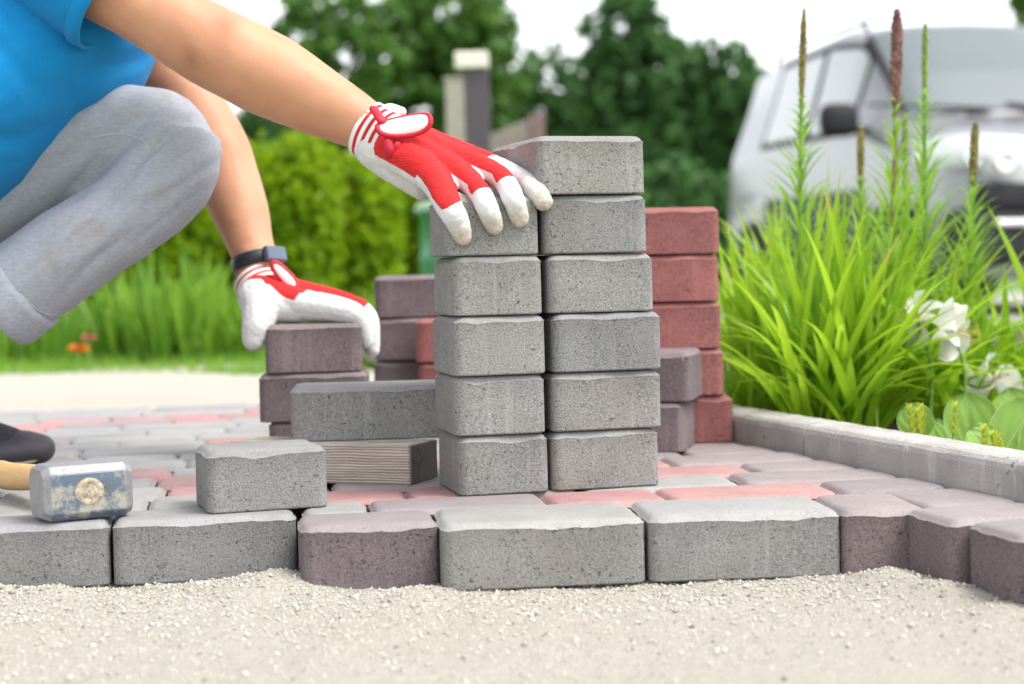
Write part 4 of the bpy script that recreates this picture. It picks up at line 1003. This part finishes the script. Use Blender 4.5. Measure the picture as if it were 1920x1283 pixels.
def cloth_mat(name, a, b, scale=700, stretch=(1, 1, 1), stain=None, rough=.9, bump=.25):
    t = NT(name); c = t.coord(rand=False); cs = t.coord(stretch, False)
    k = t.mix(t.ramp(t.noise(cs, scale * .6, 4, .65), [(.28, 0), (.72, 1)]), a, b)
    k = t.mix(t.math('MULTIPLY', t.ramp(t.noise(c, 7, 3), [(.35, 0), (.7, 1)]), .25), k, mul(a, .8))
    if stain: k = t.mix(t.math('MULTIPLY', t.ramp(t.noise(c, 11, 4, .6), [(.60, 0), (.72, 1)]), .55), k, stain)
    t.bump(t.noise(cs, scale, 2), bump, .0008)
    t.set(k, rough, 0, .2); t.b.inputs['Sheen Weight'].default_value = .06; return t.m
M_SKIN = skin_mat()
M_SHIRT = cloth_mat('blue_jersey', (.004, .19, .47), (.008, .25, .58), 900, bump=.15)
M_PANT = cloth_mat('heather_grey_fleece', (.27, .285, .33), (.38, .395, .445), 620, (.35, .6, 1), (.26, .225, .17))
def leather_white():
    t = NT('white_goatskin'); c = t.coord(rand=False)
    k = t.mix(t.ramp(t.noise(c, 60, 4), [(.3, 0), (.7, 1)]), (.60, .60, .605), (.70, .70, .70))
    k = t.mix(t.math('MULTIPLY', t.ramp(t.noise(c, 25, 5, .7), [(.5, 0), (.75, 1)]), .35), k, (.42, .40, .37))
    k = t.mix(t.math('MULTIPLY', t.attr('dirt'), t.ramp(t.noise(c, 240, 4, .7), [(.35, .35), (.6, 1.0)])), k, (.40, .33, .24))
    red = t.mix(t.noise(c, 300, 2), (.56, .012, .014), (.72, .03, .03))
    wv = t.new('TexWave', wave_type='BANDS', bands_direction='DIAGONAL'); t.put(wv.inputs['Vector'], c); wv.inputs['Scale'].default_value = 170; wv.inputs['Distortion'].default_value = 1.5
    red = t.mix(t.math('MULTIPLY', wv.outputs['Fac'], .4), red, (.38, .006, .01))
    m = t.ramp(t.math('ADD', t.math('MULTIPLY', t.attr('red'), 1.0), .5), [(.49, 0), (.51, 1)])
    seam = t.ramp(t.math('ADD', t.attr('red'), .5), [(.40, 0), (.47, .55), (.50, 0)])
    k = t.mix(seam, k, (.50, .46, .44))
    t.bump(t.math('MULTIPLY', wv.outputs['Fac'], m), .5, .0008); t.bump(t.noise(c, 90, 4), .35, .0018); t.bump(t.math('MULTIPLY', m, 1.0), .5, .001)
    return t.set(t.mix(m, k, red), .75, 0, .3)
M_GLOVE = leather_white()
def cuff_mat():
    t = NT('striped_cuff'); f = t.math('FRACT', t.math('MULTIPLY', t.attr('along'), 1 / .0083)); c = t.coord(rand=False)
    k = t.mix(t.ramp(f, [(.54, 0), (.58, 1)]), (.76, .75, .73), (.52, .008, .015)); t.bump(t.noise(c, 600), .3, .0006)
    return t.set(k, .85)
M_CUFF = cuff_mat(); M_TRIM = plain('red_binding', (.50, .006, .03), .6, 0, .15, 300, .3); M_WHITE = plain('white_strap', (.70, .70, .69), .6, 0, .03)
person = empty('person', (-.9, 2.05, 0)); tag(person, 'crouching person in blue shirt and grey sweatpants, both gloved hands on pavers', 'person')
def pl(lst): return [P(*a) for a in lst]
def mm(name, parts, voxel, it, mat, parent=None, fn=None):
    me = fuse(name, parts, voxel, it)
    if fn: displace(me, fn)
    return link(name, me, mat, parent or person, keep=True)
# --- body: one surface (head, neck, torso, both arms, both legs)
armR = pl([(-60, -150, 1.89), (110, -75, 1.875), (205, -22, 1.87), (302, 32, 1.87), (392, 84, 1.87), (470, 124, 1.868), (525, 151, 1.865), (612, 199, 1.857), (685, 236, 1.848), (735, 266, 1.842)])
rR = [.052, .0445, .042, .0415, .0455, .0470, .0452, .0366, .0292, .0200]
armL = pl([(120, -60, 2.24), (215, 60, 2.25), (300, 130, 2.25), (365, 205, 2.24), (410, 290, 2.225), (447, 390, 2.20), (474, 470, 2.175), (490, 515, 2.165), (500, 545, 2.16)])
rL = [.055, .047, .043, .042, .0435, .037, .029, .0255, .020]
TOR = pl([(-420, 470, 2.10), (-300, 375, 2.10), (-95, 190, 2.10), (85, 20, 2.10), (150, -120, 2.10)])
neck = pl([(160, -130, 2.10), (240, -230, 2.09), (270, -290, 2.08)])
hc = P(320, -400, 2.07)
legRb = pl([(-320, 490, 2.06), (-100, 390, 2.04), (150, 282, 2.0), (285, 262, 1.985), (300, 320, 1.975), (190, 428, 1.955), (40, 536, 1.955), (-160, 640, 1.97), (-230, 760, 1.97), (-205, 850, 1.97)])
legLb = pl([(-320, 440, 2.22), (-60, 340, 2.27), (70, 340, 2.28), (-60, 520, 2.24), (-130, 700, 2.12), (-110, 810, 2.05)])
parts = [sweep(armR, rR, 5, 18), sweep(armL, rL, 5, 18),
         sweep(TOR, [(.10, .15), (.105, .15), (.095, .14), (.105, .155), (.06, .12)], 5, 24, side=(.62, 0, -.78)), sweep(neck, [.065, .055, .055], 4, 16),
         sweep([hc + Vector((-.015, 0, .045)), hc + Vector((0, 0, .02)), hc + Vector((.03, 0, -.05)), hc + Vector((.045, 0, -.085))], [.085, .088, .062, .035], 4, 18),
         sweep([hc + Vector((.085, 0, .005)), hc + Vector((.108, 0, -.028)), hc + Vector((.098, 0, -.036))], [.010, .015, .014], 3, 10),
         sweep(legRb, [.075, .065, .045, .036, .034, .04, .036, .032, .034, .03], 4, 16), sweep(legLb, [.085, .078, .05, .05, .036, .034], 4, 16),
         sweep([armR[0], TOR[3], armL[0]], [.06, .09, .06], 4, 16)]
for s in (-1, 1):
    parts.append(sweep([hc + Vector((-.005, s * .078, .02)), hc + Vector((-.015, s * .09, -.005)), hc + Vector((-.005, s * .08, -.025))], [.012, .014, .009], 3, 8))
def armbump(p, n):
    e = P(352, 122, 1.83); e2 = P(405, 40, 1.83); e3 = P(378, 105, 1.83)
    return -.0028 * math.exp(-((p - e).length / .013) ** 2) - .0022 * math.exp(-((p - e2).length / .016) ** 2) + .0022 * math.exp(-((p - e3).length / .014) ** 2) + .0006 * mnoise.noise(p * 60) + .0018 * mnoise.noise(p * 17)
body = mm('body', parts, .0042, 7, M_SKIN, None, armbump)
TAN = [(P(410, 42, 1.83), .020, .75), (P(365, 112, 1.83), .022, .55), (P(395, 60, 1.83), .030, .25), (P(352, 118, 1.83), .012, .4)]
attr(body.data, 'tan', [min(.9, sum(a * math.exp(-((v.co - c) * Vector((1, .35, 1))).length_squared / (r_ * r_)) for c, r_, a in TAN)) for v in body.data.vertices])
M_HAIR = plain('brown_hair', (.06, .035, .02), .6, 0, .4, 200, .8)
V, F, _ = sweep([hc + Vector((-.06, 0, -.02)), hc + Vector((-.03, 0, .055)), hc + Vector((.035, 0, .075))], [(.075, .06), (.09, .07), (.075, .05)], 6, 24, side=(0, 1, 0)); link('hair', mesh('hair', V, F, True), M_HAIR, person, keep=True)
for s in (-1, 1):
    bm = bmesh.new(); bmesh.ops.create_uvsphere(bm, u_segments=12, v_segments=8, radius=.0115); link('eye', bm_mesh('eye', bm, True), plain('eye_white', (.75, .74, .72), .3), person, hc + Vector((.078, s * .031, .008)) - person.location)
# --- shirt
def shirtfold(p, n):
    q = Vector((p.x * 11 + p.z * 7, p.y * 4, p.z * 16 - p.x * 9))
    a = p.x * .75 + p.z * .66; c = p.x * .66 - p.z * .75
    r1 = 1 - abs(mnoise.noise(Vector((a * 11, p.y * 6, c * 5 + a * 4)))) * 2.2
    return -.0055 * max(0, r1 - .5) / .5 + .0075 * mnoise.noise(q * .8) + .0026 * mnoise.noise(q * 2.3) + .0012 * abs(mnoise.noise(q * 4.5))
shirt = mm('shirt', [sweep(pl([(-420, 500, 2.07), (-280, 375, 2.02), (-80, 205, 1.995), (100, 38, 2.02), (160, -130, 2.05)]), [(.122, .205), (.128, .21), (.128, .20), (.125, .165), (.085, .14)], 6, 32, side=(.62, 0, -.78)),
                     sweep([armR[0] + Vector((-.02, .01, 0)), armR[0].lerp(armR[1], .8)], [.075, .066], 4, 20), sweep([armL[0], armL[0].lerp(armL[1], .6)], [.07, .06], 4, 20)], .0055, 10, M_SHIRT, None, shirtfold)
def sleeve(arm, w, r0, r1, drop, end):
    a = arm[0].lerp(arm[1], .25); b = arm[1]; c = arm[2].lerp(arm[3], end); dn = Vector((.25, 0, -1)).normalized() * drop
    V, F, al = sweep([a, b + dn * .4, c + dn], [r0, (r0 + r1) / 2, r1], 8, 40, caps=False, side=(0, -1, .1))
    V = [Vector(v) + Vector((0, 0, 1)) * .0022 * mnoise.noise(Vector((v[0] * 60, v[1] * 25, v[2] * 30))) for v in V]
    me = mesh('sleeve', V, F, True); o = link('sleeve', me, M_SHIRT, shirt)
    m = o.modifiers.new('s', 'SOLIDIFY'); m.thickness = .0022; m.offset = 1
    # hem band
    ring = V[-40:]; ax = (c - b).normalized(); V2, F2 = [], []
    for k, v in enumerate(ring):
        rd = (v - c - dn); rd = (rd - ax * rd.dot(ax)).normalized()
        for (t, h) in ((-.016, .0030), (-.0158, .0042), (.0002, .0042), (.001, .0025), (.0006, -.0006)): V2.append(v + ax * t + rd * h)
    for k in range(40):
        for j in range(4): F2.append((k * 5 + j, ((k + 1) % 40) * 5 + j, ((k + 1) % 40) * 5 + j + 1, k * 5 + j + 1))
    link('sleeve_hem', mesh('sleeve_hem', V2, F2, True), M_SHIRT, shirt)
    return o
shirt.matrix_parent_inverse = shirt.matrix_parent_inverse
sleeve(armR, 0, .068, .0580, .015, .0); sleeve(armL, 0, .066, .056, .01, -.2)
# --- sweatpants
def pantfold(p, n):
    q = Vector((p.x * 20 + p.z * 16, p.y * 9, p.z * 30 - p.x * 18)); k = P(190, 335, 1.90)
    near = math.exp(-((p - k).length / .085) ** 2)
    a = p.x * -.82 + p.z * -.57; c = p.x * .57 - p.z * .82
    d = .0025 * mnoise.noise(Vector((a * 7, p.y * 9, c * 14))) + (.0014 + .0058 * near) * mnoise.noise(Vector((a * 13, p.y * 14, c * 40)))
    r1 = 1 - abs(mnoise.noise(Vector((a * 6, p.y * 6, c * 20 + 3)))) * 2.2; r2 = 1 - abs(mnoise.noise(Vector((a * 9 + 5, p.y * 8, c * 34)))) * 2.4
    d -= (.0012 + .0042 * near) * max(0, r1 - .55) / .45 + (.0004 + .0026 * near) * max(0, r2 - .5) / .5
    return d + .0005 * mnoise.noise(q * 2.2)
thigh = pl([(-330, 490, 2.06), (-120, 400, 2.04), (60, 312, 2.02), (190, 262, 1.995), (292, 248, 1.975), (318, 268, 1.972)])
calf = pl([(322, 268, 1.972), (318, 322, 1.960), (250, 392, 1.948), (166, 446, 1.94), (62, 522, 1.945), (8, 562, 1.945)])
pants = mm('sweatpants', [sweep(thigh, [.105, .092, .078, .066, .0525, .050], 6, 28), sweep(calf, [.0560, .0555, .0530, .0530, .0540, .0545], 6, 28, dome=False),
                          sweep(pl([(-330, 430, 2.06), (-360, 440, 2.13), (-330, 440, 2.22)]), [.125, .14, .12], 5, 24), sweep(pl([(-330, 440, 2.22), (-60, 345, 2.29), (80, 345, 2.30)]), [.11, .10, .07], 5, 22),
                          sweep(pl([(60, 345, 2.30), (-60, 520, 2.26), (-130, 690, 2.15), (-75, 785, 2.07)]), [.068, .062, .056, .05], 5, 22, dome=False)], .0042, 2, M_PANT, None, pantfold)
def seam(name, pts, r, parent, mat):
    V, F, _ = sweep(pts, [r] * len(pts), 5, 6); return link(name, mesh(name, V, F, True), mat, parent)
M_SEAM = plain('seam_thread', (.42, .43, .46), .9)
from mathutils.bvhtree import BVHTree
bvh = BVHTree.FromPolygons([v.co.copy() for v in pants.data.vertices], [tuple(q.vertices) for q in pants.data.polygons])
def on_cloth(px, py, lift=.0006):
    o0 = Vector((0, 0, CAM_H)); d = (P(px, py, 1.0) - o0).normalized(); hit = bvh.ray_cast(o0, d, 4)
    return hit[0] - d * lift if hit[0] else None
for pts in ([(176, 259), (196, 254), (216, 252), (236, 253), (254, 258), (270, 266), (279, 277)], [(2, 527), (22, 540), (42, 556), (62, 575), (84, 588), (108, 591)]):
    q = [on_cloth(*a) for a in pts]; q = [a for a in q if a]
    if len(q) > 2: seam('seam', q, .0008, pants, M_SEAM)
# hem roll at the trouser end
V, F, _ = sweep([calf[-1].lerp(calf[-2], .75), calf[-1], calf[-1] + (calf[-1] - calf[-2]) * .3], [.0565, .0580, .0555], 4, 32, dome=False); link('trouser_hem', mesh('trouser_hem', V, F, True), M_PANT, pants)
# --- shoe (far foot, toe to the right)
sc = 1.97; toe = GP(92, 880, 0); ang = R(8)
shoe = empty('shoe', (toe.x, toe.y, .002), ang); shoe.parent = person; shoe.matrix_parent_inverse = Matrix.Translation(person.location).inverted()
M_SHOE = plain('black_mesh', (.022, .024, .03), .8, 0, .3, 200, .5); M_SOLE = plain('cream_sole', (.55, .50, .38), .7); M_TOE = plain('grey_rubber', (.055, .05, .06), .6)
me = fuse('upper', [sweep([(-.26, 0, .045), (-.2, 0, .05), (-.12, 0, .045), (-.05, 0, .032), (-.022, 0, .026)], [(.032, .032), (.034, .038), (.030, .042), (.021, .040), (.013, .030)], 5, 20, side=(0, 0, 1)),
                    sweep([(-.23, 0, .06), (-.225, 0, .10)], [.038, .036], 3, 18)], .0035, 5); link('upper', me, M_SHOE, shoe)
V = []; F = []; outl = []
for i in range(40):
    a = 2 * math.pi * i / 40; x = math.cos(a); y = math.sin(a); outl.append((-.135 + .137 * math.copysign(abs(x) ** .8, x), .044 * math.copysign(abs(y) ** .75, y) * (1 + .12 * x)))
for (z, k) in ((0, .94), (.004, 1.0), (.018, 1.0), (.024, .97), (.025, .80)):
    for (x, y) in outl: V.append((-.135 + (x + .135) * k, y * k, z + max(0, (x + .06)) * .16))
for i in range(4):
    for j in range(40): F.append((i * 40 + j, i * 40 + (j + 1) % 40, (i + 1) * 40 + (j + 1) % 40, (i + 1) * 40 + j))
F.append(tuple(range(40))[::-1]); F.append(tuple(160 + j for j in range(40))); link('sole', mesh('sole', V, F, True), M_SOLE, shoe)
me = fuse('toe_cap', [sweep([(-.065, 0, .022), (-.030, 0, .024), (-.010, 0, .023)], [(.0235, .0475), (.0225, .0445), (.0185, .034)], 4, 20, side=(0, 0, 1))], .003, 4); link('toe_cap', me, M_TOE, shoe)
# near foot (toe tucked under, out of the picture)
t2 = GP(-170, 900, 0); sh2 = empty('shoe', (t2.x, t2.y, .002), R(5)); sh2.parent = person; sh2.matrix_parent_inverse = Matrix.Translation(person.location).inverted()
for ch in list(shoe.children):
    c = ch.copy(); COL.objects.link(c); c.parent = sh2; c.rotation_euler = (0, R(28), 0)

# --- gloves
def glove(name, fingers, extra, back_p, back_f, redmax, dirt_tips, label=None):
    """fingers: list of (points, radii, red?) from wrist to tip"""
    parts = [sweep(p, r, 5, 14) for p, r, _ in fingers] + [sweep(p, r, 5, 14) for p, r in extra]
    me = fuse(name, parts, .0018, 4)
    n = len(me.vertices); Vv = np.empty(n * 3); me.vertices.foreach_get('co', Vv); Vv = Vv.reshape(-1, 3)
    best = np.full(n, 1e9); red = np.full(n, -.5); dirt = np.zeros(n)
    Bp = np.array(back_p) / np.linalg.norm(back_p); Bf = np.array(back_f) / np.linalg.norm(back_f)
    for p, r, isred in fingers + [(a, b, None) for a, b in extra]:
        k = len(p)
        for i in range(k - 1):
            A = np.array(p[i]); B = np.array(p[i + 1]); d = B - A; L2 = d @ d
            t = np.clip(((Vv - A) @ d) / L2, 0, 1); C = A + t[:, None] * d; rr = r[i] + (r[i + 1] - r[i]) * t
            D = np.linalg.norm(Vv - C, axis=1) / rr; w_ = D < best
            bv = Bp if i == 0 else Bf
            bv = bv - d * (bv @ d) / L2; bv = bv / np.linalg.norm(bv)
            rad = (Vv - C); rad /= np.linalg.norm(rad, axis=1)[:, None] + 1e-9
            if isred is None: m = np.full(n, -.5)
            else:
                m = (rad @ bv) - (isred[1] if i == 0 else isred[2])
                s = i + t; m = np.minimum(m, (isred[0] - s) * 2.5)
            red[w_] = m[w_]; best[w_] = D[w_]
        tip = np.array(p[-1]); dd = np.linalg.norm(Vv - tip, axis=1); dirt = np.maximum(dirt, np.clip(1 - (dd - .008) / .020, 0, 1) * (1.0 if isred is not None else .5))
    E = np.empty(len(me.edges) * 2, dtype=np.int32); me.edges.foreach_get('vertices', E); E = E.reshape(-1, 2)
    red = smooth_arr(red[:, None], E, 3)[:, 0]
    attr(me, 'red', np.clip(red, -.5, .5)); attr(me, 'dirt', dirt if dirt_tips else np.zeros(n))
    displace(me, lambda p, q: .0004 * mnoise.noise(p * 60) - .0007 * max(0, .8 - abs(mnoise.noise(Vector((p.x * 90 + p.z * 60, p.y * 70, p.z * 110)))) * 4))
    return link(name, me, M_GLOVE, person, keep=True)
def Z2(x, y, Y): return P(660 + x / 4.2775, 180 + y / 4.2775, Y)
def Z3(x, y, Y): return P(420 + x / 5.347, 460 + y / 5.347, Y)
wr = [Z2(245, 390, 1.842), Z2(265, 350, 1.845), Z2(285, 320, 1.85), Z2(300, 300, 1.855)]
FR = [([wr[0], Z2(630, 640, 1.775), Z2(775, 880, 1.712), Z2(845, 1010, 1.712), Z2(890, 1125, 1.716)], [.0225, .0175, .0140, .0126, .0100], (2.05, -.10, -.25)),
      ([wr[1], Z2(800, 610, 1.795), Z2(990, 740, 1.735), Z2(1085, 900, 1.720), Z2(1138, 1040, 1.725)], [.0240, .0175, .0122, .0118, .0102], (2.45, -.5, .0)),
      ([wr[2], Z2(930, 550, 1.815), Z2(1190, 660, 1.750), Z2(1290, 820, 1.728), Z2(1345, 980, 1.732)], [.0240, .0170, .0122, .0118, .0104], (2.45, -.6, .05)),
      ([wr[3], Z2(1030, 550, 1.84), Z2(1310, 655, 1.785), Z2(1450, 745, 1.752), Z2(1535, 845, 1.738)], [.0230, .0165, .0130, .0122, .0105], (1.25, -.6, .05))]
EX = [([Z2(300, 400, 1.862), Z2(520, 560, 1.885), Z2(720, 700, 1.897), Z2(820, 900, 1.900)], [.0225, .0200, .0145, .0115]), ([Z2(190, 400, 1.842), Z2(350, 520, 1.842), Z2(560, 700, 1.825)], [.0255, .0245, .0185])]
gr = glove('glove', FR, EX, (.18, -.50, .85), (.62, -.50, .60), 2, True)
gr['label'] = 'red and white work glove on the near hand, fingers over the grey paver'
wl = [Z3(350, 470, 2.135), Z3(390, 440, 2.15), Z3(410, 425, 2.165), Z3(420, 425, 2.18)]
FL = [([wl[0], Z3(740, 590, 2.12), Z3(1120, 642, 2.112), Z3(1350, 725, 2.112), Z3(1425, 960, 2.116)], [.0235, .0205, .0172, .0140, .0100], (1.2, .35, .8)),
      ([wl[1], Z3(790, 500, 2.145), Z3(1210, 580, 2.145), Z3(1440, 720, 2.143), Z3(1485, 1045, 2.14)], [.0240, .0175, .0140, .0130, .0105], (2.75, -.1, -.2)),
      ([wl[2], Z3(790, 490, 2.17), Z3(1200, 575, 2.17), Z3(1430, 720, 2.17), Z3(1465, 1000, 2.165)], [.0240, .0175, .0140, .0130, .0105], (2.75, -.4, -.2)),
      ([wl[3], Z3(760, 510, 2.19), Z3(1120, 600, 2.195), Z3(1330, 700, 2.195), Z3(1400, 900, 2.19)], [.0230, .0165, .0130, .0120, .0100], (2.6, -.4, -.2))]
EL = [([Z3(340, 520, 2.13), Z3(370, 640, 2.112), Z3(330, 800, 2.098), Z3(300, 935, 2.095)], [.0260, .0245, .0195, .0155]), ([Z3(420, 575, 2.122), Z3(720, 655, 2.118)], [.025, .016])]
gl = glove('glove', FL, EL, (.25, -.15, .95), (.3, -.1, .95), 2, False)
gl['label'] = 'red and white work glove on the far hand, gripping the mauve paver'
def cuff(a, b, r0, r1, parent, ext=0.0):
    n = 10; pth = [a.lerp(b, i / n) for i in range(n + 1)]
    V, F, al = sweep(pth, [(r0 + (r1 - r0) * i / n) + .0012 * math.sin(i * 1.9) * .4 for i in range(n + 1)], 2, 30, caps=False)
    me = mesh('cuff', V, F, True); attr(me, 'along', al); o = link('cuff', me, M_CUFF, parent); m = o.modifiers.new('s', 'SOLIDIFY'); m.thickness = .002; return o
cuff(Z2(112, 262, 1.852), Z2(285, 362, 1.844), .0318, .0305, gr)
cuff(Z3(322, 345, 2.163), Z3(400, 480, 2.150), .0298, .0305, gl)
def oval_strap(c, ax, up, la, lb, bend, parent, nm):
    """padded hook-and-loop flap with a red binding"""
    ax = ax.normalized(); nrm = ax.cross(up).normalized(); up = nrm.cross(ax); V = []; F = []; rim = []; N = 36
    def pt(u, v): return c + ax * u * la + up * v * lb - nrm * bend * (v * v) + nrm * .0
    rings = 5
    for k in range(rings + 1):
        f = k / rings
        for i in range(N):
            a = 2 * math.pi * i / N; u = math.copysign(abs(math.cos(a)) ** .8, math.cos(a)) * f; v = math.copysign(abs(math.sin(a)) ** .8, math.sin(a)) * f * (1 + .12 * u)
            V.append(pt(u, v))
            if k == rings: rim.append(V[-1])
    for k in range(rings):
        for i in range(N): F.append((k * N + i, k * N + (i + 1) % N, (k + 1) * N + (i + 1) % N, (k + 1) * N + i))
    o = link('strap', mesh('strap', V, F, True), M_WHITE, parent); m = o.modifiers.new('s', 'SOLIDIFY'); m.thickness = .003; m.offset = 0
    rim.append(rim[0]); rim.append(rim[1]); V, F, _ = sweep(rim, [.0030] * len(rim), 2, 8); link('strap_binding', mesh('strap_binding', V, F, True), M_TRIM, parent)
    return o
sa_, sb_ = Z2(205, 262, 1.797), Z2(628, 185, 1.800)
oval_strap((sa_ + sb_) / 2, sb_ - sa_, Vector((.1, .45, .9)), (sb_ - sa_).length / 2, .0108, .006, gr, 1)
V, F, _ = sweep([Z2(175, 105, 1.815), Z2(215, 165, 1.805), Z2(240, 205, 1.800)], [(.0038, .0055)] * 3, 3, 10); link('strap_tab', mesh('strap_tab', V, F, True), M_TRIM, gr)
V, F, _ = sweep([Z2(230, 125, 1.845), Z2(310, 120, 1.845), Z2(390, 130, 1.85)], [(.006, .008), (.008, .009), (.006, .008)], 4, 12); link('strap_end', mesh('strap_end', V, F, True), M_WHITE, gr)
V, F, _ = sweep([Z2(285, 370, 1.800), Z2(300, 430, 1.800), Z2(310, 470, 1.803), Z2(360, 400, 1.800)], [.0055, .0065, .006, .005], 4, 10); link('binding_knot', mesh('binding_knot', V, F, True), M_TRIM, gr)
oval_strap(Z3(605, 300, 2.125), Z3(680, 370, 2.125) - Z3(520, 200, 2.125), Vector((.7, .3, .6)), .021, .0065, .002, gl, 2)
# --- fitness band on the far wrist
ba, bb = P(474, 470, 2.175), P(490, 515, 2.165); ax = (bb - ba).normalized(); bc = ba.lerp(bb, .50)
ax = (ax + Vector((-.10, 0, -.22))).normalized()
V, F, _ = sweep([bc - ax * .0085, bc - ax * .0075, bc + ax * .0075, bc + ax * .0085], [.0298, .0325, .0320, .0293], 1, 40, dome=False); bd = link('wristband', mesh('wristband', V, F, True), plain('band_black', (.02, .024, .035), .45), person, keep=True)
sidev = Vector((.75, -.55, .35)); sidev = (sidev - ax * sidev.dot(ax)).normalized(); tv = ax.cross(sidev)
Mx = Matrix((tv, ax, sidev)).transposed().to_4x4(); Mx.translation = bc + sidev * .0335
me = box_mesh('display', .034, .019, .009, .003, 3); me.transform(Mx); link('display', me, plain('band_screen', (.10, .13, .18), .12, 0, .05), bd)
